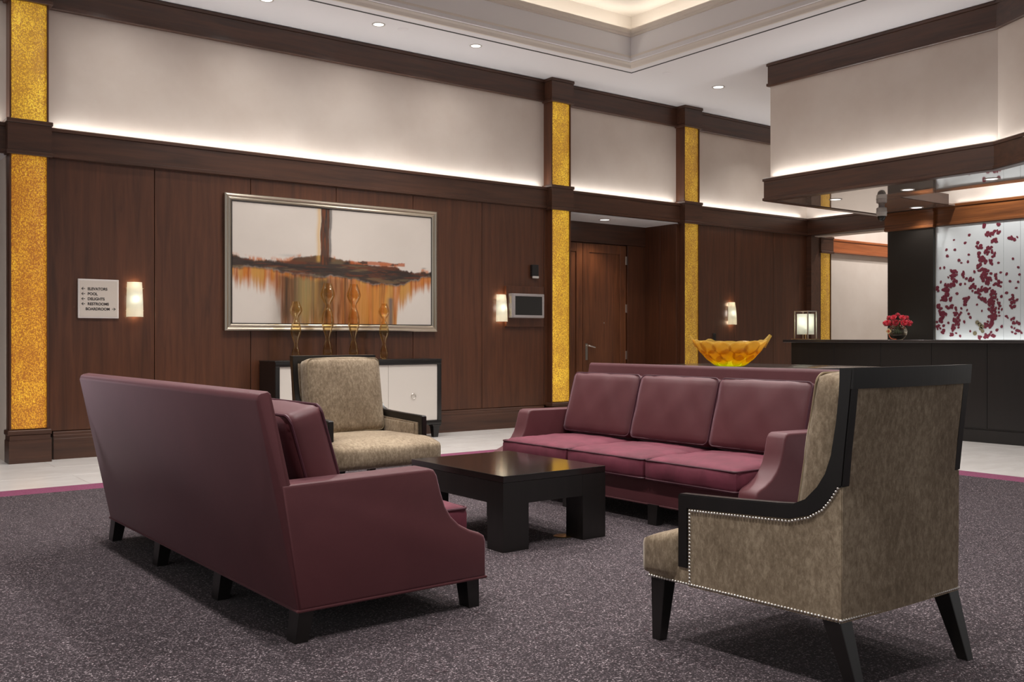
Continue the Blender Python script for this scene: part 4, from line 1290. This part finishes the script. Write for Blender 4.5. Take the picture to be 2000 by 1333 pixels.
box('strobe_lens', 7.480, 7.570, 9.490, 9.515, 1.850, 1.877, 'pale_plastic', al, .003)
sw = root('light_switch', 'dark switch plate on the walnut panel below a sconce', 'switch', (0, 0, 0))
box('plate', 10.85, 10.92, 9.543, 9.549, 1.065, 1.175, 'charcoal', sw, .002)
box('rocker', 10.87, 10.90, 9.538, 9.544, 1.09, 1.15, 'black_plastic', sw, .002)

# ================================================================== RECEPTION DESK
dk = root('reception_desk', 'long black panelled reception desk with dark stone top', 'desk', (0, 0, 0))
DY0, DY1 = 3.2, 7.64
box('desk_body', 10.16, 10.75, DY0, DY1 - .01, .13, 1.05, 'charcoal', dk)
ys = [DY1, 7.02, 6.40, 5.78, 5.16, 4.54, 3.92, 3.30]
for a, b in zip(ys, ys[1:]):
    box('front_panel', 10.145, 10.16, b + .002, a - .002, .15, 1.05, 'espresso', dk, .0015)
box('end_panel', 10.15, 10.75, DY1 - .01, DY1 + .004, .13, 1.05, 'espresso', dk, .002)
box('toe_kick', 10.135, 10.70, DY0, DY1 - .02, 0, .132, 'espresso', dk)
bm = bmesh.new(); bm_box(bm, 10.07, 10.62, DY0, DY1 + .075, 1.050, 1.0855, .008, 3)
from_bm('desk_top', bm, 'counter_stone', dk, 40)

# table lamp
lp = root('table_lamp', 'small brass frame lamp with frosted shade on the reception desk', 'lamp', (10.36, 7.585, 1.0855))
box('base', -.11, .11, -.135, .135, 0, .010, 'brass', lp, .002)
for sx in (-1, 1):
    for sy in (-1, 1): box('post', sx * .088 - .0055, sx * .088 + .0055, sy * .10 - .0055, sy * .10 + .0055, .010, .352, 'nickel', lp)
bm = bmesh.new()
for s in (-1, 1):
    bm_box(bm, -.0935, .0935, s * .10 - .0055, s * .10 + .0055, .352, .363); bm_box(bm, s * .088 - .0055, s * .088 + .0055, -.0945, .0945, .352, .363)
from_bm('top_frame', bm, 'nickel', lp)
bm = bmesh.new()
for s in (-1, 1):
    bm_box(bm, -.068, .068, s * .078 - .002, s * .078 + .002, .065, .325); bm_box(bm, s * .068 - .002, s * .068 + .002, -.076, .076, .065, .325)
from_bm('shade', bm, 'frosted', lp)
tube('stem', [(0, 0, .010), (0, 0, .14)], .010, 'brass', lp, 8)
lathe('bulb', [(0, .13), (.018, .135), (.03, .18), (.022, .215), (0, .225)], 'bulb', lp, n=12)
d = bpy.data.lights.new('lamp_glow', 'POINT'); d.energy = .9; d.color = (1, .94, .86); d.shadow_soft_size = .03
o = bpy.data.objects.new('lamp_glow', d); COL.objects.link(o); o.parent = lp; o.location = (0, 0, .25)

# flower vase
vx, vy, vz = 10.36, 6.315, 1.0855
fv = root('flower_vase', 'round clear glass vase with dark stones on the reception desk', 'vase', (vx, vy, vz))
gp = [(0, 0), (.05, 0), (.082, .025), (.104, .07), (.108, .095), (.10, .125), (.078, .155), (.058, .17), (.056, .178)]
lathe('bowl', gp + [(r_ - .004, z_ + (.005 if z_ < .01 else 0)) for r_, z_ in gp[::-1] if r_ > 0] + [(0, .005)], 'clear', fv, n=28, smooth=60)
lathe('stones', [(0, .006), (.046, .007), (.076, .026), (.090, .046), (.082, .052), (.03, .058), (0, .056)], 'black_plastic', fv, n=20)
tg = prism('tag', [(-.112, .045 + .036 * math.cos(a), .098 + .036 * math.sin(a)) for a in (0, PI / 2, PI, 3 * PI / 2)], (-.003, 0, 0), 'tag', fv)
prism('tag_print', [(-.1155, .045 + .018 * math.cos(a), .098 + .018 * math.sin(a)) for a in (0, PI / 2, PI, 3 * PI / 2)], (-.001, 0, 0), 'tag_red', tg)
tube('ribbon', [(-.112, .045, .062), (-.112, .035, .035), (-.118, .01, .012), (-.125, -.03, .006), (-.125, -.06, .006)], .004, 'ribbon', fv, 6)
def rose(p, n, i):
    rt = root('rose', 'open red rose in the round vase on the reception desk', 'rose', p, 0, 'red roses in the desk vase')
    n = Vector(n).normalized()
    q = Vector((0, 0, 1)).rotation_difference(n); rt.rotation_euler = q.to_euler()
    rn = random.Random(i)
    bm = bmesh.new()
    for k in range(9):
        lay = 0 if k < 4 else 1 if k < 7 else 2
        a0 = rn.uniform(0, .5) + 2 * PI * k / (4, 3, 2)[lay]
        rad = (.034, .024, .013)[lay]; hgt = (.020, .030, .036)[lay]
        rows = []
        for v in range(5):
            w_ = v / 4
            rows.append([bm.verts.new(((rad * (.35 + .75 * math.sin(w_ * PI / 2))) * math.cos(a0 + (j - 2.5) * .34), (rad * (.35 + .75 * math.sin(w_ * PI / 2))) * math.sin(a0 + (j - 2.5) * .34), -.02 + hgt * w_ ** 1.2 - .006 * abs(j - 2.5) / 2.5 * w_ + .004 * lay)) for j in range(6)])
        for v in range(4):
            for j in range(5): bm.faces.new((rows[v][j], rows[v][j + 1], rows[v + 1][j + 1], rows[v + 1][j]))
    bl = from_bm('bloom', bm, 'rose' if i % 3 else 'rose_dark', rt, 60)
    md = bl.modifiers.new('thick', 'SOLIDIFY'); md.thickness = .002
    tube('calyx', [(0, 0, -.016), (0, 0, -.024)], [.010, .004], 'stem', rt, 8)
bm = bmesh.new()
for k in range(14):
    a = 2 * PI * k / 14; rr = .016 + .03 * (k % 3) / 2
    bm_tube(bm, [(.05 * math.cos(a + 2.5), .05 * math.sin(a + 2.5), .072), (rr * .6 * math.cos(a), rr * .6 * math.sin(a), .15), (1.7 * rr * math.cos(a), 1.7 * rr * math.sin(a), .235)], .003, 6)
stm = from_bm('stems', bm, 'stem', fv, 60); stm['kind'] = 'stuff'
ctr = Vector((vx, vy, vz + .165))
dirs = [(0, 0, 1)] + [(math.cos(a) * .72, math.sin(a) * .78, .85) for a in [2 * PI * k / 6 for k in range(6)]] + [(math.cos(a) * 1.0, math.sin(a) * 1.1, .26) for a in [2 * PI * (k + .5) / 10 for k in range(10)]]
for i, d in enumerate(dirs):
    dv = Vector(d); nrm = dv.normalized()
    p = ctr + Vector((nrm.x * .136, nrm.y * .150, nrm.z * .125))
    rose(tuple(p), tuple(nrm), i)

# ================================================================== FLORAL GLASS WALL
fg = root('floral_glass_screen', 'pale glass wall screen scattered with burgundy petals behind the desk', 'glass screen', (0, 0, 0))
edges = [6.565, 5.718, 5.520, 4.70, 3.88]
for a, b in zip(edges, edges[1:]):
    box('pane', 11.628, 11.645, b + .0015, a - .0015, .90, 2.505, 'pane', fg, .001)
box('edge_bar', 11.615, 11.648, 6.565, 6.588, .90, 2.505, 'brushed', fg)
# petals: local coordinates read from the screen (s = 0..1 across, h = height share above the desk)
rp_ = random.Random(12)
pet = []
def scatter(s, h, n, rs, rh, r0=.012, r1=.019):
    for _ in range(n): pet.append((s + rp_.gauss(0, rs), h + rp_.gauss(0, rh), rp_.uniform(r0, r1) * 1.2))
# px grid of the 200x260 crop -> s in 0..1 (0 = pillar side, 1.0 = 1995 px), h 0..1 from desk top
for (px, py, n, sx, sy) in ((650, 165, 5, .012, .016), (790, 165, 3, .008, .008), (700, 250, 12, .03, .018), (790, 240, 5, .012, .02), (735, 320, 7, .04, .012), (590, 360, 9, .022, .026), (690, 400, 16, .03, .02), (590, 430, 6, .016, .02), (750, 455, 4, .02, .01), (640, 500, 12, .03, .02), (715, 515, 8, .014, .018), (600, 540, 8, .03, .016), (650, 590, 14, .03, .022), (640, 650, 20, .034, .024), (690, 700, 12, .03, .02), (660, 780, 12, .045, .012), (760, 650, 5, .01, .018), (790, 720, 6, .026, .02), (740, 820, 14, .03, .022), (620, 860, 12, .026, .022), (710, 900, 24, .03, .026), (790, 920, 6, .012, .022), (730, 970, 12, .03, .016), (725, 1050, 26, .03, .03), (700, 1110, 12, .032, .022), (320, 580, 7, .022, .012), (320, 640, 14, .026, .026), (315, 710, 12, .024, .022), (240, 745, 12, .026, .026), (245, 790, 14, .026, .02), (220, 850, 14, .026, .022), (290, 860, 5, .008, .018), (165, 930, 9, .016, .02), (255, 935, 5, .016, .008), (205, 1000, 14, .022, .026), (190, 1060, 9, .018, .022), (430, 610, 6, .016, .018), (490, 670, 8, .022, .018), (530, 750, 10, .022, .022), (580, 800, 6, .022, .012), (300, 930, 5, .018, .014), (370, 990, 7, .03, .02), (450, 900, 8, .02, .028), (460, 855, 6, .026, .008), (350, 1075, 12, .03, .018), (315, 1140, 9, .014, .026), (210, 1170, 6, .016, .016), (160, 1120, 6, .018, .03), (300, 1210, 4, .014, .012), (690, 1220, 12, .034, .010), (600, 1235, 5, .03, .006), (930, 900, 14, .036, .03), (910, 310, 9, .045, .012), (930, 1080, 9, .04, .03), (960, 1180, 7, .04, .014), (150, 740, 5, .02, .014)):
    scatter((px - 130) / 875, (1250 - py) / 1115, n, sx * .8, sy * .8)
for (px, py) in ((245, 365), (337, 372), (253, 428), (445, 314), (484, 430), (327, 276), (490, 240), (175, 545), (220, 541), (405, 505), (475, 500), (380, 478), (445, 713), (395, 715), (572, 918), (622, 980), (620, 750), (495, 757), (812, 620), (820, 713), (745, 735), (820, 848), (873, 815), (935, 497), (988, 580), (873, 636), (905, 707), (986, 716), (968, 772), (1000, 648), (870, 1035), (825, 970), (800, 1030), (823, 1133), (775, 1165), (375, 1138), (350, 1193), (392, 1220), (500, 1175), (437, 1082), (183, 681), (265, 640), (467, 968), (395, 1005), (343, 1013), (716, 1185), (360, 805), (265, 1090), (155, 770), (345, 945), (483, 1005), (405, 950), (500, 1040), (545, 600), (790, 527), (716, 625)):
    pet.append(((px - 130) / 875, (1250 - py) / 1115, rp_.uniform(.014, .021)))
bm = bmesh.new()
S0, S1, Z0_, Z1_ = 6.560, 5.523, 1.093, 2.500
for (s, h, r_) in pet:
    s = min(1.02, max(.006, s)); h = min(.985, max(.004, h))
    y = S0 + (S1 - S0) * s; z = Z0_ + (Z1_ - Z0_) * h
    n = 9; a0 = rp_.uniform(0, 6.28); el = rp_.uniform(.72, 1.0); lift = rp_.uniform(.001, .0035)
    c_ = bm.verts.new((11.628 - lift - .0012, y, z))
    rim = []
    for k in range(n):
        a = 2 * PI * k / n; rr = r_ * (1.0 + (.28 if k == 0 else 0))
        dy = rr * math.cos(a); dz = rr * el * math.sin(a)
        rim.append(bm.verts.new((11.628 - lift, y + dy * math.cos(a0) - dz * math.sin(a0), z + dy * math.sin(a0) + dz * math.cos(a0))))
    for k in range(n): bm.faces.new((c_, rim[k], rim[(k + 1) % n]))
pp = from_bm('petals', bm, 'petal', fg); pp['kind'] = 'stuff'; pp['label'] = 'drift of burgundy rose petals on the glass'
bm = bmesh.new()
for (px, py, r_) in ((575, 1090, .026), (600, 1110, .026), (625, 1130, .026), (610, 1150, .022), (630, 1175, .022), (550, 1195, .026)):
    y = S0 + (S1 - S0) * (px - 130) / 875; z = Z0_ + (Z1_ - Z0_) * (1250 - py) / 1115
    bm.faces.new([bm.verts.new((11.6235, y + r_ * math.cos(2 * PI * k / 12), z + r_ * math.sin(2 * PI * k / 12))) for k in range(12)])
from_bm('pale_petals', bm, 'petal_taupe', fg)['label'] = 'cluster of taupe petals on the glass'

# ================================================================== SECURITY CAMERA, DOWNLIGHTS, CEILING DISCS
sc_ = root('dome_camera', 'white dome security camera hanging under the glossy soffit', 'camera', (10.86, 6.836, 2.742))
lathe('mount', [(0, -.001), (.035, -.001), (.040, -.03), (0, -.03)], 'grey_plastic', sc_, n=20)
lathe('housing', [(0, -.03), (.058, -.03), (.062, -.04), (.062, -.075), (.066, -.078), (.066, -.084), (.062, -.088), (.062, -.125), (.056, -.132), (0, -.132)], 'pale_plastic', sc_, n=24)
lathe('dome', [(.050, -.132), (.048, -.155), (.036, -.178), (.018, -.19), (0, -.193)], 'screen', sc_, n=20)

def downlight(x, y, z, r, label, group, lens=True):
    t = root('downlight', label, 'downlight', (x, y, z), 0, group)
    lathe('trim_ring', [(r * .74, .012), (r * .74, -.001), (r * .80, -.005), (r, -.004), (r, .0)], 'pale_plastic', t, n=28)
    lathe('lens', [(0, -.002), (r * .76, -.002), (r * .76, .006), (0, .006)], 'lens', t, n=24)
    return t
for x, w_ in ((3.76, 'above the painting end toward the directory sign'), (4.99, 'above the middle of the painting'), (6.226, 'above the painting end toward the wall screen')):
    downlight(x, 8.94, CEIL, .07, 'recessed ceiling downlight ' + w_, 'downlights along the painting wall')
downlight(9.77, 8.50, CEIL, .085, 'recessed downlight in the white ceiling beside the reception bulkhead', None)
for x, y, w_ in ((9.947, 6.861, 'at the end toward the hall opening'), (9.932, 5.934, 'halfway along the beam'), (9.952, 5.014, 'in front of the floral glass screen')):
    downlight(x, y, 2.742, .075, 'recessed downlight in the glossy soffit ' + w_, 'downlights in the glossy soffit')
downlight(11.38, 6.68, 2.742, .085, 'recessed downlight in the glossy soffit beside the pillar header', None)
downlight(8.983, 9.826, 2.72, .085, 'round recessed downlight over the niche door', None)
def disc(x, y, z, label):
    o = lathe('ceiling_disc', [(0, -.005), (.05, -.005), (.056, 0), (0, 0)], 'white_paint', None, n=24)
    o.location = (x, y, z); tag(o, label, 'sprinkler cover')
disc(5.273, 8.922, CEIL, 'flat white sprinkler cover plate between the ceiling downlights')
disc(8.749, 8.441, CEIL, 'flat white sprinkler cover plate near the tray corner')
disc(9.02, 9.622, 2.72, 'flat white sprinkler cover plate over the niche door')
fo = lathe('floor_outlet', [(0, .004), (.045, .004), (.052, .0025), (.056, 0), (0, 0)], 'brass', None, n=28)
fo.location = (3.45, 4.11, CZ + .0005); tag(fo, 'round brass floor outlet cover on the carpet under the coffee table', 'floor outlet')
